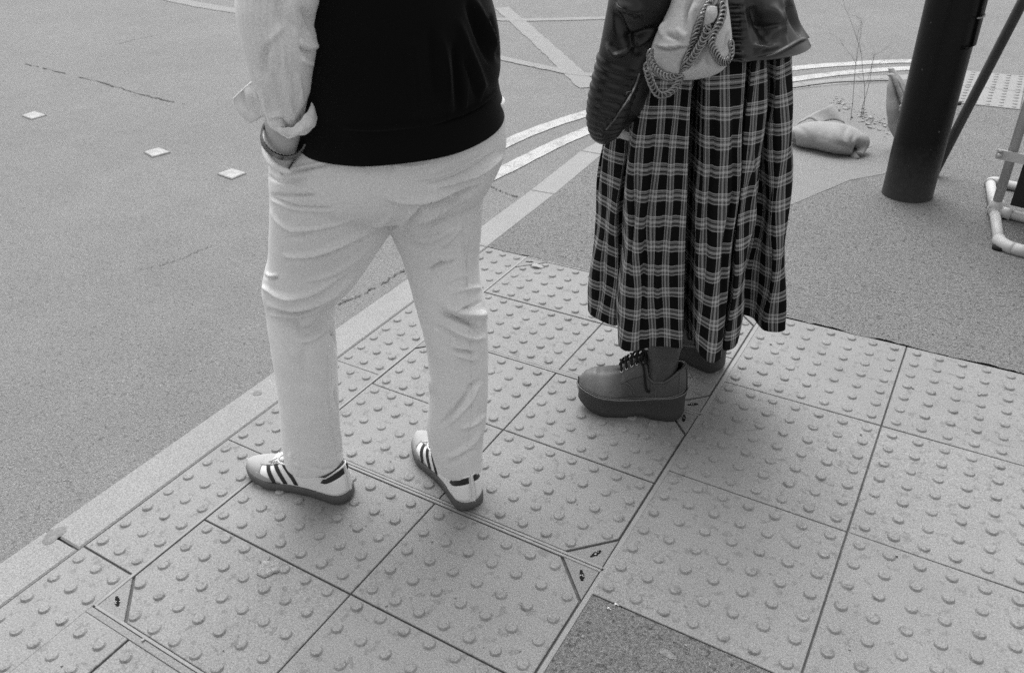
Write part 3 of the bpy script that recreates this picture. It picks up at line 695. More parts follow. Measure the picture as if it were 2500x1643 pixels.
# ---- shoe builder: plan runs heel (0) to toe (1) along +x, y across, z up
def shoe(parent, heel, toe, L, cfg):
    """returns dict of parts; heel/toe ground points give the direction"""
    hx = np.array(heel, float); dx = np.array(toe, float)-hx; dx[2] = 0; dx = rotto(dx); dy = np.array([-dx[1], dx[0], 0])
    def W(p): return np.array([hx[0], hx[1], 0])+dx*p[0]+dy*p[1]+np.array([0, 0, p[2]])
    curve = cfg.get('curve', .0)
    def half(s):       # half width of the last
        r1, r2 = cfg['heel_r'], cfg['toe_r']
        wv = np.interp(s, [0, .15, .35, .5, .72, .85, 1], cfg['w'])
        if s < r1: wv *= math.sqrt(max(0, 1-(1-s/r1)**2))
        if s > 1-r2: wv *= max(0, 1-((s-1+r2)/r2)**2.3)**.5
        return max(wv, .0008)
    def mid(s): return curve*(s-.5)**2*4-curve*.5+cfg.get('bow', 0)*math.sin(math.pi*s)
    def stop(s): return float(np.interp(s, cfg['sole_s'], cfg['sole_top']))
    def sbot(s): return float(np.interp(s, cfg['bot_s'], cfg['bot_z']))
    ns, na = 90, 56
    ss = (1-np.cos(np.linspace(0, math.pi, ns)))/2
    # sole
    fl = cfg.get('flare', .005); V = []
    prof = cfg.get('prof', [(0, 0), (.15, .9), (.5, 1.0), (.85, 1.0), (1, .75)])
    per = []
    for s in ss: per.append((s*L, half(s)+mid(s)))
    # outline as closed polygon with outward offset
    pts = [(s, +1) for s in ss]+[(s, -1) for s in ss[::-1][1:-1]]
    nP = len(pts); out = np.array([(s*L, sd_*half(s)+mid(s)) for s, sd_ in pts])
    tn = np.roll(out, -1, 0)-np.roll(out, 1, 0); tn /= np.linalg.norm(tn, axis=1)[:, None]; nrm = np.stack([-tn[:, 1], tn[:, 0]], 1)
    for h, o_ in prof:
        for i, (s, sd_) in enumerate(pts):
            zt, zb = stop(s), sbot(s); q = out[i]+nrm[i]*(fl*o_); 
            V.append(W((q[0], q[1], zb+(zt-zb)*h)))
    f = grid_faces(len(prof), nP); f += [tuple(range(nP-1, -1, -1)), tuple((len(prof)-1)*nP+k for k in range(nP))]
    so_ = obj('sole', V, f, cfg['m_sole'], parent); autosmooth(so_, 50)
    # upper
    def top(s): return float(np.interp(s, cfg['h_s'], cfg['h']))
    def coll(s): return float(np.interp(s, cfg['c_s'], cfg['c']))
    so = cfg['open']; e = cfg.get('pw', 2.6)
    def phi_c(s):
        if s >= so: return math.pi/2
        c = coll(s)/top(s); c = min(.999, max(.05, c)); ph = math.asin(c**(e/2)); k = min(1, (so-s)/.04)
        return ph*k+(math.pi/2)*(1-k)
    def surf(s, a, off=0.0):   # a in 0..1 across, .5 = ridge
        pc_ = phi_c(s); ph = (a*2)*pc_ if a <= .5 else math.pi-(1-a)*2*pc_
        c, q = math.cos(ph), math.sin(ph); hw = half(s)*cfg.get('inset', .97)
        lean = cfg.get('lean', .0)*(q)
        y = np.sign(c)*abs(c)**(2/e)*hw+mid(s); z = stop(s)-.004+abs(q)**(2/e)*top(s)
        yy = y*(1) ; x = s*L+cfg.get('heel_in', 0)*(q**2)*max(0, 1-s/.2)
        p = W((x, yy, z))
        if off:
            a2, s2 = min(.999, a+.01), min(.999, s+.01); n = np.cross(surf(s2, a)-surf(max(0.001, s-.01), a), surf(s, a2)-surf(s, max(.001, a-.01)))
            ln = np.linalg.norm(n); n = n/ln if ln > 1e-12 else np.array([0, 0, 1]); ctr = W((s*L, mid(s), .03))
            if (p-ctr) @ n < 0: n = -n
            p = p+n*off
        return p
    V = []; sv = np.concatenate([[.0005], ss[1:-1], [.9995]])
    for s in sv:
        for a in np.linspace(0, 1, na): V.append(surf(s, a))
    f = []
    for i in range(ns-1):
        for k in range(na-1):
            if k == na//2-1 and sv[i] < so-.01: continue
            f.append((i*na+k+1, (i+1)*na+k+1, (i+1)*na+k, i*na+k))
    up = obj('upper', V, f, cfg['m_up'], parent); md = up.modifiers.new('s', 'SOLIDIFY'); md.thickness = .0035; md.offset = -1
    def rim(r, m, name='collar_rim'):
        P = [surf(s, .4999) for s in sv if s < so]; Q = [surf(s, .5001) for s in sv if s < so]
        mb = MB(); mb.tube(P[::-1]+Q[1:], r, 8); return mb.build(name, m, parent)
    def patch(name, m, s0, s1, a0, a1, off=.0012, n=(16, 10), thick=.0012):
        V = []
        for i in range(n[0]+1):
            u = i/n[0]
            for j in range(n[1]+1):
                v = j/n[1]; s = s0(v)*(1-u)+s1(v)*u; a = (a0(u) if callable(a0) else a0)*(1-v)+(a1(u) if callable(a1) else a1)*v
                V.append(surf(min(.995, max(.003, s)), a, off))
        o = obj(name, V, grid_faces(n[0]+1, n[1]+1, False), m, parent); md = o.modifiers.new('s', 'SOLIDIFY'); md.thickness = thick; md.offset = 0; return o
    return dict(W=W, surf=surf, patch=patch, rim=rim, upper=up, sole=so_, stop=stop, top=top, half=half, mid=mid, L=L, dx=dx, dy=dy)

def trainer(person, heel, toe, near_low):
    root = empty('shoe', heel); root.parent = person
    cfg = dict(heel_r=.11, toe_r=.30, w=[.036, .036, .034, .037, .047, .044, .040], curve=.006, flare=.004,
        sole_s=[0, .1, .3, .6, .85, 1], sole_top=[.030, .028, .025, .024, .026, .032], bot_s=[0, .03, .1, .7, .9, 1], bot_z=[.007, .002, 0, 0, .004, .014],
        h_s=[0, .12, .3, .42, .55, .7, .85, .95, 1], h=[.100, .102, .10, .088, .066, .046, .034, .024, .016],
        c_s=[0, .06, .15, .28, .40, .5], c=[.084, .074, .054, .047, .056, .07], open=.44, m_sole=m_gum, m_up=m_shoe, pw=2.5, heel_in=.006,
        prof=[(0, 0), (.12, .8), (.5, 1.0), (.9, 1.0), (1, .6)])
    d = shoe(root, heel, toe, .305, cfg); P = d['patch']; S = d['surf']
    for side in (0, 1):
        A = (lambda v: v) if side == 0 else (lambda v: 1-v)
        for k in range(3):      # three slanted stripes
            c0 = .605-.075*k; c1 = .545-.075*k
            P('stripe', m_black, lambda v, k=k: .655-.10*k+(.08+.025*k)*v-.018, lambda v, k=k: .655-.10*k+(.08+.025*k)*v+.018, A(.02), A(.37), .0016)
        P('heel_tab', m_black, lambda v: .003, lambda v: .20-.03*v, A(.33), A(.47), .0018, (12, 6))
        P('heel_counter', m_suede if False else m_shoe, lambda v: .003, lambda v: .26-.10*v, A(.02), A(.32), .0010, (14, 8))
        P('eyelet_stay', m_shoe, lambda v: .44, lambda v: .70, A(.37), A(.455), .0022, (14, 5))
    P('toe_overlay', m_suede, lambda v: .80+.06*math.sin(math.pi*v)*0-.10*abs(v-.5)**2*0, lambda v: .992, .02, .98, .0012, (16, 40))
    P('toe_overlay', m_suede, lambda v: .70, lambda v: .82, .36, .64, .0014, (10, 16))
    for side in (0, 1):
        A = (lambda v: v) if side == 0 else (lambda v: 1-v); P('toe_overlay', m_suede, lambda v: .60+.22*v, lambda v: .84, A(.02), A(.17), .0014, (12, 8))
    P('tongue', m_shoe, lambda v: .36, lambda v: .66, .46, .54, .004, (10, 5))
    mb = MB()
    for i in range(7):
        s = .47+i*.035; pts = [S(s+.012*(i % 2), a, .0045+.0035*math.sin(math.pi*(a-.38)/.24)) for a in np.linspace(.38, .62, 9)]
        mb.tube(pts, .0024, 6)
        pts = [S(s+.035*t, .40+.2*t, .006) for t in np.linspace(0, 1, 6)]; mb.tube(pts, .0022, 6)
        pts = [S(s+.035*t, .60-.2*t, .006) for t in np.linspace(0, 1, 6)]; mb.tube(pts, .0022, 6)
    c = S(.52, .5, .012)        # bow
    for sg in (-1, 1):
        pts = [c+d['dy']*sg*.038*math.sin(t)+d['dx']*.020*math.sin(2*t)+np.array([0, 0, .004-.012*math.sin(t)]) for t in np.linspace(0, math.pi, 12)]; mb.tube(pts, .0022, 6)
        mb.tube([c, c+d['dy']*sg*.02+d['dx']*.02-np.array([0, 0, .004]), c+d['dy']*sg*.035+d['dx']*.045-np.array([0, 0, .016])], .0022, 6)
    mb.build('laces', m_wlace, root)
    d['rim'](.0022, m_shoe)
    kids = [k for k in root.children]; settle(root, kids)
    return root, d

# ---- the man: body first (one continuous mesh), clothes on it
Jn, Bn = [], []
def J(p, r, par=None):
    Jn.append((p, r)); i = len(Jn)-1
    if par is not None: Bn.append((par, i))
    return i
pel = J(LD(-.285, 1.575, .86), (.125, .095)); sp1 = J(LD(-.27, 1.575, 1.02), (.12, .09), pel); sp2 = J(LD(-.25, 1.58, 1.22), (.14, .10), sp1)
sp3 = J(LD(-.24, 1.59, 1.36), (.13, .085), sp2); nk = J(LD(-.24, 1.60, 1.46), .054, sp3); hd = J(LD(-.24, 1.625, 1.56), .062, nk); hd2 = J(LD(-.24, 1.62, 1.63), .084, hd); J(LD(-.24, 1.615, 1.70), .062, hd2)
J(LD(-.24, 1.725, 1.605), .012, hd2); J(LD(-.33, 1.615, 1.62), .012, hd2); J(LD(-.15, 1.615, 1.62), .012, hd2)
for lat0, knee, ank, toe in ((-.37, AT(735, 765, 1.58), AT(768, 1095, 1.545), G(715, 1172, .030)), (-.19, AT(1110, 765, 1.572), AT(1118, 1110, 1.51), G(1085, 1160, .030))):
    h = J(LD(lat0, 1.61 if lat0 > -.3 else 1.58, .80), .066, pel); k = J(knee, .042, h); a = J(ank, .028, k); J(toe, .007, a)
Wm = AT(695, 322, 1.470)
shl = J(LD(-.42, 1.58, 1.36), .055, sp3); el = J(AT(675, -70, 1.47), .038, shl); wr = J(Wm, .0355, el)
hdv = AT(676, 408, 1.535)-Wm
hand(Jn, Bn, wr, Wm, hdv, 1, S3*1.0+F3*.5, .98, .3)
shr = J(LD(-.06, 1.60, 1.36), .055, sp3); er = J(LD(-.115, 1.68, 1.10), .042, shr); wr2 = J(LD(-.14, 1.86, 1.02), .028, er)
hand(Jn, Bn, wr2, Jn[wr2][0], F3*1+S3*-.4, 1, np.array([0, 0, -1.0]), 1.05, .4)
man = figure(Jn, Bn, pel, m_skin); man.name = 'person'
tag(man, 'person in black sweater vest and pale trousers, one hand in pocket, seen from behind', 'person')

# trousers: hips and both legs grown together, then the folds pressed in
hips = loft([(250, 705, 1235, 1.575, .118, .115), (300, 692, 1236, 1.575, .125, .12), (360, 660, 1238, 1.575, .135, .12), (410, 657, 1226, 1.575, .14, .12), (460, 660, 1202, 1.575, .135, .11), (500, 680, 1170, 1.575, .105, .10), (520, 740, 1110, 1.575, .07, .07)], 60, 72, caps=True)
legL = loft([(400, 661, 950, 1.58, .13, .10), (480, 661, 958, 1.58, .125, .10), (560, 658, 957, 1.585, .115, .10), (620, 654, 922, 1.59, .10, .095), (693, 640, 872, 1.595, .092, .09), (740, 648, 826, 1.59, .080, .08), (790, 655, 818, 1.58, .078, .075), (850, 665, 822, 1.565, .078, .072), (950, 679, 826, 1.55, .078, .072), (1038, 687, 829, 1.54, .076, .074), (1090, 692, 836, 1.535, .074, .078), (1122, 697, 840, 1.535, .072, .08)], 110, 64, caps=True)
legR = loft([(400, 945, 1205, 1.60, .10, .09), (480, 940, 1184, 1.605, .094, .09), (560, 954, 1177, 1.600, .082, .09), (626, 982, 1171, 1.595, .076, .09), (690, 1001, 1174, 1.58, .080, .088), (744, 1015, 1187, 1.565, .082, .085), (800, 1031, 1191, 1.55, .080, .08), (865, 1044, 1192, 1.54, .078, .078), (950, 1048, 1191, 1.525, .076, .076), (1024, 1042, 1188, 1.515, .074, .075), (1068, 1045, 1181, 1.51, .068, .075), (1110, 1056, 1179, 1.505, .062, .075), (1136, 1066, 1186, 1.505, .058, .075)], 110, 64, caps=True)
mb = MB()
for v, f in (hips, legL, legR): mb.add(v, f)
trs = mb.build('trousers', m_trs, man)
md = trs.modifiers.new('r', 'REMESH'); md.mode = 'VOXEL'; md.voxel_size = .0031
md = trs.modifiers.new('sm', 'SMOOTH'); md.iterations = 18; md.factor = .6
mod_apply(trs)
a2 = lambda L_, o_, s_: [(x*s_+o_[0], y*s_+o_[1]) for x, y in L_]
ST = []
def add(reg, pts, wd, amp):
    o_, s_ = {'R2': ((600, 450), .31963), 'R3': ((550, 950), .29412), 'R1': ((500, 0), .33884)}[reg]; ST.append((a2(pts, o_, s_), wd, amp))
R_ = 'R2'
add(R_, [(300, 545), (380, 552), (520, 535), (700, 470), (850, 400), (1000, 320), (1110, 250)], 6, .0075)
add(R_, [(330, 585), (450, 580), (600, 545), (760, 480), (950, 390), (1080, 320)], 8, -.005)
add(R_, [(230, 830), (330, 860), (450, 850), (560, 800), (680, 720), (840, 620)], 6, .006)
add(R_, [(480, 740), (650, 690), (800, 600), (960, 480)], 6, .004)
add(R_, [(190, 920), (330, 948), (450, 930), (560, 890), (700, 800), (830, 690)], 8, .011)
add(R_, [(190, 962), (330, 978), (450, 958), (580, 905), (700, 850)], 6, -.012)
add(R_, [(200, 995), (330, 1008), (450, 990), (580, 945)], 5, .007)
add(R_, [(430, 1200), (500, 1180), (600, 1110), (690, 1000)], 7, .008)
add(R_, [(300, 1030), (380, 1090), (450, 1140), (540, 1110), (640, 990), (690, 920)], 14, -.013)
add(R_, [(150, 700), (190, 720), (240, 715)], 4, -.006); add(R_, [(160, 680), (200, 700), (240, 695)], 4, .005)
add(R_, [(120, 780), (220, 830), (300, 870), (400, 870)], 6, .006)
add(R_, [(195, 78), (330, 98), (530, 88)], 3.5, -.005); add(R_, [(200, 100), (330, 155), (450, 183), (660, 183)], 3.5, -.006); add(R_, [(200, 120), (330, 175), (450, 200), (660, 203)], 5, .003)
add(R_, [(195, 200), (230, 270), (330, 345), (450, 350), (650, 320), (850, 260)], 5, .004)
add(R_, [(320, 410), (420, 400), (520, 370)], 4, -.003)
add(R_, [(1080, 92), (1130, 118), (1320, 124), (1450, 100), (1560, 60), (1760, 0)], 4.5, .010)
add(R_, [(1360, 165), (1450, 158), (1560, 112), (1740, 32)], 11, -.020); add(R_, [(1210, 310), (1290, 240), (1370, 170)], 8, -.010); add(R_, [(1120, 360), (1200, 300), (1290, 215), (1380, 150)], 8, .006)
add(R_, [(1340, 200), (1420, 190), (1540, 190), (1640, 120)], 9, -.012)
add(R_, [(1220, 310), (1320, 280), (1420, 240), (1500, 200), (1600, 100)], 5, .006); add(R_, [(1260, 290), (1380, 320), (1500, 270), (1680, 150)], 5, -.005)
add(R_, [(1160, 400), (1250, 450), (1330, 480), (1430, 475)], 7, -.006); add(R_, [(1200, 350), (1330, 385), (1450, 360), (1560, 320)], 5, .005)
add(R_, [(1370, 460), (1480, 400), (1570, 350)], 6, .005); add(R_, [(1500, 480), (1560, 420), (1640, 330)], 6, .005)
add(R_, [(1480, 560), (1520, 575), (1580, 565)], 4, .007); add(R_, [(1400, 660), (1450, 630), (1520, 600), (1585, 592)], 4, -.008)
add(R_, [(1640, 300), (1660, 450), (1670, 620), (1690, 800), (1690, 930)], 3, .003)
add(R_, [(1500, 760), (1600, 720), (1680, 690)], 5, .003); add(R_, [(1560, 840), (1680, 800), (1790, 790)], 6, .004)
add(R_, [(1490, 905), (1560, 945), (1650, 985), (1760, 1000), (1830, 990)], 12, .012)
add(R_, [(1500, 990), (1600, 1020), (1700, 1060), (1800, 1125)], 7, -.014)
add(R_, [(1540, 1090), (1640, 1140), (1720, 1170), (1800, 1175)], 9, .010)
add(R_, [(1440, 1090), (1560, 1130), (1650, 1190)], 6, -.004)
add(R_, [(1600, 1270), (1680, 1275), (1750, 1305)], 5, -.007); add(R_, [(1580, 1235), (1660, 1250), (1740, 1265)], 5, .005); add(R_, [(1600, 1300), (1680, 1325), (1760, 1340)], 5, .005)
add(R_, [(1600, 980), (1680, 945), (1790, 900)], 4, -.006)
add(R_, [(1400, 1480), (1420, 1530), (1415, 1600)], 5, .004); add(R_, [(1690, 1564), (1740, 1530), (1790, 1500)], 6, -.006)
add(R_, [(620, 1120), (620, 1250), (640, 1400), (650, 1560)], 4, .004)
add(R_, [(660, 1060), (650, 1120), (680, 1180), (700, 1280)], 4, -.005)
add(R_, [(230, 1050), (300, 1200), (380, 1330)], 9, .003); add(R_, [(470, 1200), (440, 1350), (470, 1560)], 12, -.004)
R_ = 'R3'
add(R_, [(2050, -20), (1980, 80), (1900, 180), (1800, 290)], 6, -.008); add(R_, [(2100, -20), (2040, 90), (1960, 190), (1850, 300)], 5, .004)
add(R_, [(1840, 570), (1930, 530), (2060, 430), (2120, 340)], 7, .005); add(R_, [(1860, 620), (1960, 570), (2090, 500)], 6, -.004); add(R_, [(1950, 320), (2060, 290), (2150, 220)], 6, .004)
add(R_, [(870, -10), (900, 200), (930, 350), (960, 500)], 4, .005); add(R_, [(905, 0), (935, 200), (950, 330)], 4, -.005); add(R_, [(700, 640), (820, 668), (940, 640)], 4, -.003)
add(R_, [(540, 520), (560, 600), (620, 650)], 6, .003)
R_ = 'R1'
add(R_, [(590, 1250), (680, 1235), (780, 1215), (910, 1180)], 3.5, -.007); add(R_, [(450, 1260), (520, 1300), (640, 1305), (740, 1290)], 4, -.005); add(R_, [(600, 1225), (760, 1190), (880, 1165)], 4, .003)
add(R_, [(1700, 1340), (1850, 1290), (2000, 1230), (2140, 1130)], 6, .008); add(R_, [(1600, 1340), (1780, 1290), (1960, 1200), (2100, 1100)], 5, -.006); add(R_, [(1500, 1300), (1700, 1260), (1900, 1170), (2080, 1080)], 5, .004)
add(R_, [(1340, 1400), (1450, 1440), (1600, 1430)], 4, .004); add(R_, [(1340, 1180), (1355, 1220), (1345, 1250)], 3, .004); add(R_, [(1140, 1190), (1150, 1260)], 4, .003); add(R_, [(1360, 1190), (1480, 1200), (1620, 1180)], 4, .003)
add(R_, [(520, 1400), (650, 1410), (800, 1410)], 3, -.004)
# pocket mouth: pressed in beside the hand, raised rim at the hip
ST.append(([(735, 335), (722, 362), (700, 395), (680, 412)], 13, -.010)); ST.append(([(700, 330), (690, 360), (684, 392)], 20, -.008))
ST.append(([(647, 330), (648, 365), (664, 398), (700, 420)], 7, .004))
GAIN = 1.75
sculpt(trs, [(p_, w_*.85, a_) for p_, w_, a_ in ST], .0016, 24, 5)
GAIN = 1.55
bt = bvh(trs)
def in_poly(X, poly):
    r = np.zeros(len(X), bool); n = len(poly)
    for i in range(n):
        (x1, y1), (x2, y2) = poly[i], poly[(i+1) % n]; c = ((y1 > X[:, 1]) != (y2 > X[:, 1])); r ^= c & (X[:, 0] < (x2-x1)*(X[:, 1]-y1)/(y2-y1+1e-12)+x1)
    return r
bm = bmesh.new(); bm.from_mesh(trs.data); bm.faces.ensure_lookup_table()
cen = np.array([f.calc_center_median()[:] for f in bm.faces]); nn_ = np.array([f.normal[:] for f in bm.faces])
hit_ = in_poly(proj(cen), [(652, 325), (650, 350), (655, 380), (668, 400), (688, 412), (704, 417), (712, 405), (722, 386), (742, 352), (745, 318)]) & ((CAMP-cen)*nn_).sum(1).__gt__(0)
bmesh.ops.delete(bm, geom=[f for f, h_ in zip(bm.faces, hit_) if h_], context='FACES'); bm.to_mesh(trs.data); bm.free()   # the pocket mouth
mb = MB(); P_ = [AT(x, y, d) for x, y, d in ((653, 318, 1.525), (648, 340, 1.51), (647, 366, 1.495), (655, 390, 1.475), (672, 406, 1.455), (692, 416, 1.443), (712, 422, 1.438))]
mb.tube(cr(P_, 30), [.003]+[.0065]*26+[.005, .004, .002], 10, squash=.75); mb.build('pocket_rim', m_trs, trs)
bt = bvh(trs)
for pts_ in ([(1178, 500), (1150, 560), (1140, 640), (1143, 720), (1146, 800), (1150, 900), (1152, 1000), (1140, 1090)], [(815, 800), (800, 860), (800, 950), (808, 1040), (822, 1110)]):
    mb = MB(); q_ = [onto([bt], x, y, .0002) for x, y in cr(np.array(pts_, float), 60)]; q_ = [p for p in q_ if p is not None]; mb.tube(q_, .0011, 5); mb.build('seam', m_trs, trs)
for (xa_, xb_, ya_, yb_) in ((700, 832, 1112, 1098), (1066, 1180, 1122, 1118)):
    mb = MB(); q_ = [onto([bt], x, ya_+(yb_-ya_)*u+14*math.sin(math.pi*u), .0002) for u, x in zip(np.linspace(0, 1, 30), np.linspace(xa_, xb_, 30))]; q_ = [p for p in q_ if p is not None]; mb.tube(q_, .0009, 5); mb.build('hem_seam', m_trs, trs)
# shoes under the trousers
HL, TL = G(860, 1214, .0), G(585, 1142, .0)
HR, TR = G(1160, 1243, .0), G(1034, 1092, .0)
s1, d1 = trainer(man, HL, TL, True); s2, d2 = trainer(man, HR, TR, False)
for d_, hd_ in ((d1, 0), (d2, 1)):
    c = d_['W']((.075, 0, .03)); mb = MB(); mb.tube([c, c+np.array([0, 0, .05]), c+np.array([0, 0, .10]), c+np.array([0, 0, .18])]+F3*0, [.026, .029, .032, .036], 24); mb.build('sock', m_sock, man)

# vest -----------------------------------------------------------------
vr = [(-420, 690, 1075, 1.585, .10, .10), (-300, 672, 1130, 1.58, .125, .12), (-140, 690, 1172, 1.575, .14, .13), (0, 700, 1198, 1.57, .15, .14), (60, 702, 1212, 1.57, .152, .14), (120, 700, 1222, 1.57, .152, .14), (180, 700, 1223, 1.57, .148, .14), (215, 702, 1218, 1.57, .143, .138), (245, 704, 1222, 1.57, .143, .14), (275, 706, 1230, 1.57, .146, .14), (303, 712, 1233, 1.57, .148, .14), (308, 718, 1227, 1.57, .140, .135)]
V, f = loft(vr, 170, 200, 2.15, tilt=(.05, .19)); vest = obj('sweater_vest', V, f, m_vest, man)
V1 = []
def v1(pts, wd, amp): V1.append((a2(pts, (500, 0), .33884), wd, amp))
v1([(1940, 0), (2000, 150), (2060, 280), (2110, 380)], 7, .010); v1([(1890, 20), (1960, 200), (2020, 350), (2060, 450)], 9, -.010)
v1([(1830, 150), (1900, 350), (1960, 500), (2020, 660)], 8, .007); v1([(1870, 420), (1920, 560), (1950, 700)], 6, -.006)
v1([(1700, 250), (1740, 450), (1760, 650), (1770, 820)], 7, .007); v1([(1800, 300), (1810, 500), (1820, 780)], 8, -.008)
v1([(1870, 600), (1870, 700), (1860, 800)], 5, .005); v1([(1990, 600), (1980, 680), (1970, 740)], 4, .005); v1([(1620, 200), (1640, 450), (1670, 700)], 10, -.005); v1([(1500, 300), (1520, 500), (1560, 800)], 10, .004)
v1([(2060, 120), (2100, 300), (2120, 430)], 6, -.007)
v1([(1640, 890), (1760, 855), (1880, 810), (1990, 750), (2060, 700), (2110, 640)], 4, .0045); v1([(1640, 905), (1760, 870), (1880, 825), (1990, 765), (2110, 655)], 3, -.004)
v1([(1000, 920), (1250, 930), (1640, 895)], 4, .003)
sculpt(vest, V1, .002, 14, 3); md = vest.modifiers.new('s', 'SOLIDIFY'); md.thickness = .004; md.offset = -1

def loftw(name, rings, m, par, n=72, rows=40, pw=2.1, thick=.003):
    R_ = cr(rings, rows); V = []
    for lat, dp, z, hw, ht in R_:
        th = np.linspace(0, 2*math.pi, n, endpoint=False); c_, q_ = np.cos(th), np.sin(th)
        V += [LD(lat+hw*np.sign(a)*abs(a)**(2/pw), dp+ht*np.sign(b_)*abs(b_)**(2/pw), z) for a, b_ in zip(c_, q_)]
    o = obj(name, V, grid_faces(rows, n), m, par); sculpt(o, [], .0015, 16, 5); md = o.modifiers.new('s', 'SOLIDIFY'); md.thickness = thick; md.offset = -1; return o
loftw('vest_yoke', [(-.25, 1.575, 1.19, .17, .135), (-.245, 1.58, 1.28, .178, .13), (-.24, 1.585, 1.36, .172, .115), (-.24, 1.59, 1.42, .125, .09), (-.24, 1.60, 1.455, .078, .07), (-.24, 1.60, 1.46, .072, .066)], m_vest, vest)
loftw('shirt_collar', [(-.24, 1.60, 1.435, .078, .074), (-.24, 1.603, 1.47, .066, .064), (-.24, 1.606, 1.495, .063, .062)], m_shirt, man)
def cap(name, c, r, m, par, lo=-.2, back=0.0, n=40, amp=.004, sq=1.0):
    V = []; R1 = 26
    for i in range(R1+1):
        ph = math.pi/2-(math.pi/2-lo)*i/R1
        for k in range(n):
            th = 2*math.pi*k/n; drop = 1+back*max(0, -math.sin(th))*max(0, i/R1-.5)
            rr = r*(1+amp/r*math.sin(k*3.1+i*.4)*.5); V.append(LD(c[0]+rr*math.cos(ph)*math.cos(th)*sq, c[1]+rr*math.cos(ph)*math.sin(th), c[2]+rr*math.sin(ph)*drop))
    return obj(name, V, [tuple(reversed(f)) for f in grid_faces(R1+1, n)], m, par)
m_hair = mat('hair', .03, .6, .3, [('noise', 60, .4, 3, (1, 1, .1))], [('noise', 200, .6, .003, 3, (1, 1, .15))])
cap('hair', (-.24, 1.612, 1.65), .102, m_hair, man, lo=-.35)
mb = MB(); mb.tube(cr([LD(-.33, 1.585, 1.43), LD(-.385, 1.58, 1.385), AT(722, -325, 1.56), AT(708, -260, 1.53), AT(698, -195, 1.50)], 24), [.045, .058, .066]+[.071]*21, 32); mb.build('shirt_shoulder', m_shirt, man)
mb = MB(); mb.tube(cr([LD(-.12, 1.59, 1.43), LD(-.08, 1.60, 1.38), LD(-.10, 1.64, 1.24), LD(-.115, 1.67, 1.12)], 20), [.05]+[.066]*19, 28); mb.build('shirt_shoulder', m_shirt, man)
# shirt sleeve -------------------------------------------------------------
def sleeve_mesh(name, rows_, cnt, n, m, par, strokes, na_=.0012, seed=2, pw=2.0, ns=14):
    V, f = loft(rows_, cnt, n, pw); uv = [(k/n*.42, i*.01) for i in range(cnt) for k in range(n)]
    o = obj(name, V, f, m, par, uv=uv); sculpt(o, strokes, na_, ns, seed); md = o.modifiers.new('s', 'SOLIDIFY'); md.thickness = .0022; md.offset = -1; return o
SS = []
def q4(pts, wd, amp): SS.append((a2(pts, (550, 180), .16620), wd, amp))
def q1(pts, wd, amp): SS.append((a2(pts, (500, 0), .33884), wd, amp))
q4([(480, 0), (560, 150), (600, 300), (620, 450), (640, 570)], 5, .006)
q4([(830, 0), (880, 150), (930, 350), (960, 500), (1020, 700)], 6, .005); q4([(700, 0), (740, 200), (830, 500), (900, 700)], 9, -.005)
q4([(1060, 0), (1100, 250), (1130, 450)], 6, .004); q4([(1120, 640), (1160, 560), (1230, 430), (1270, 300)], 4, -.008)
q4([(680, 700), (800, 690), (900, 770), (1000, 820)], 4, -.007); q4([(650, 560), (700, 620), (780, 600), (860, 640)], 5, .005)
q1([(480, 290), (440, 370), (425, 450), (440, 560)], 8, -.008); q1([(560, 180), (500, 260), (450, 340)], 9, .006); q1([(520, 0), (530, 120), (560, 200)], 10, -.006)
q1([(560, 300), (570, 420), (600, 560), (640, 700)], 6, .005); q1([(640, 200), (680, 300), (740, 340), (820, 330)], 8, .007); q1([(660, 260), (720, 370), (800, 370)], 5, -.007)
q1([(700, 60), (760, 160), (790, 220)], 8, -.007); q1([(700, 420), (740, 450), (780, 460)], 6, .006); q1([(620, 0), (640, 120), (690, 200)], 9, .005)
shirt = sleeve_mesh('shirt', [(-330, 640, 800, 1.56, .07, .07), (-200, 600, 800, 1.50, .075, .075), (-90, 582, 795, 1.46, .075, .07), (0, 576, 783, 1.455, .075, .07), (50, 582, 772, 1.455, .073, .07), (110, 594, 779, 1.455, .070, .068), (170, 610, 768, 1.458, .062, .062), (230, 634, 759, 1.462, .052, .055), (270, 648, 748, 1.466, .046, .05), (297, 656, 735, 1.468, .040, .044)], 150, 110, m_shirt, man, SS)
# turned-back cuff: a curled collar of cloth around the wrist, and its loose tab
def cuff_row(pts): return [AT(x, y, d) for x, y, d in pts]
rowA = [(657, 297, 1.47), (668, 301, 1.445), (686, 312, 1.425), (703, 318, 1.42), (722, 305, 1.425), (744, 283, 1.435), (757, 255, 1.45), (761, 225, 1.465)]
rowB = [(655, 301, 1.467), (667, 309, 1.440), (686, 322, 1.425), (704, 333, 1.430), (728, 322, 1.420), (750, 306, 1.430), (764, 284, 1.44), (765, 245, 1.46)]
rowC = [(660, 300, 1.475), (672, 316, 1.45), (690, 330, 1.43), (706, 337, 1.425), (732, 333, 1.43), (758, 322, 1.44), (774, 288, 1.455), (765, 238, 1.475)]
A = np.array([cuff_row(rowA), cuff_row(rowB), cuff_row(rowC)]); A = np.array([cr(A[:, j], 14) for j in range(8)]).transpose(1, 0, 2); A = np.array([cr(A[i], 50) for i in range(14)])
nz = noise3(A.reshape(-1, 3), 75, 11).reshape(A.shape[:2]); A = A+nz[..., None]*(-F3)*.011+(noise3(A.reshape(-1, 3), 120, 5).reshape(A.shape[:2]))[..., None]*np.array([0, 0, 1.0])*.006
mb = MB(); mb.add(list(A.reshape(-1, 3)), grid_faces(14, 50, False)); cf = mb.build('cuff', m_shirt, shirt); md = cf.modifiers.new('s', 'SOLIDIFY'); md.thickness = .003; md.offset = 0
md = cf.modifiers.new('b', 'SUBSURF'); md.levels = 1; md.render_levels = 1
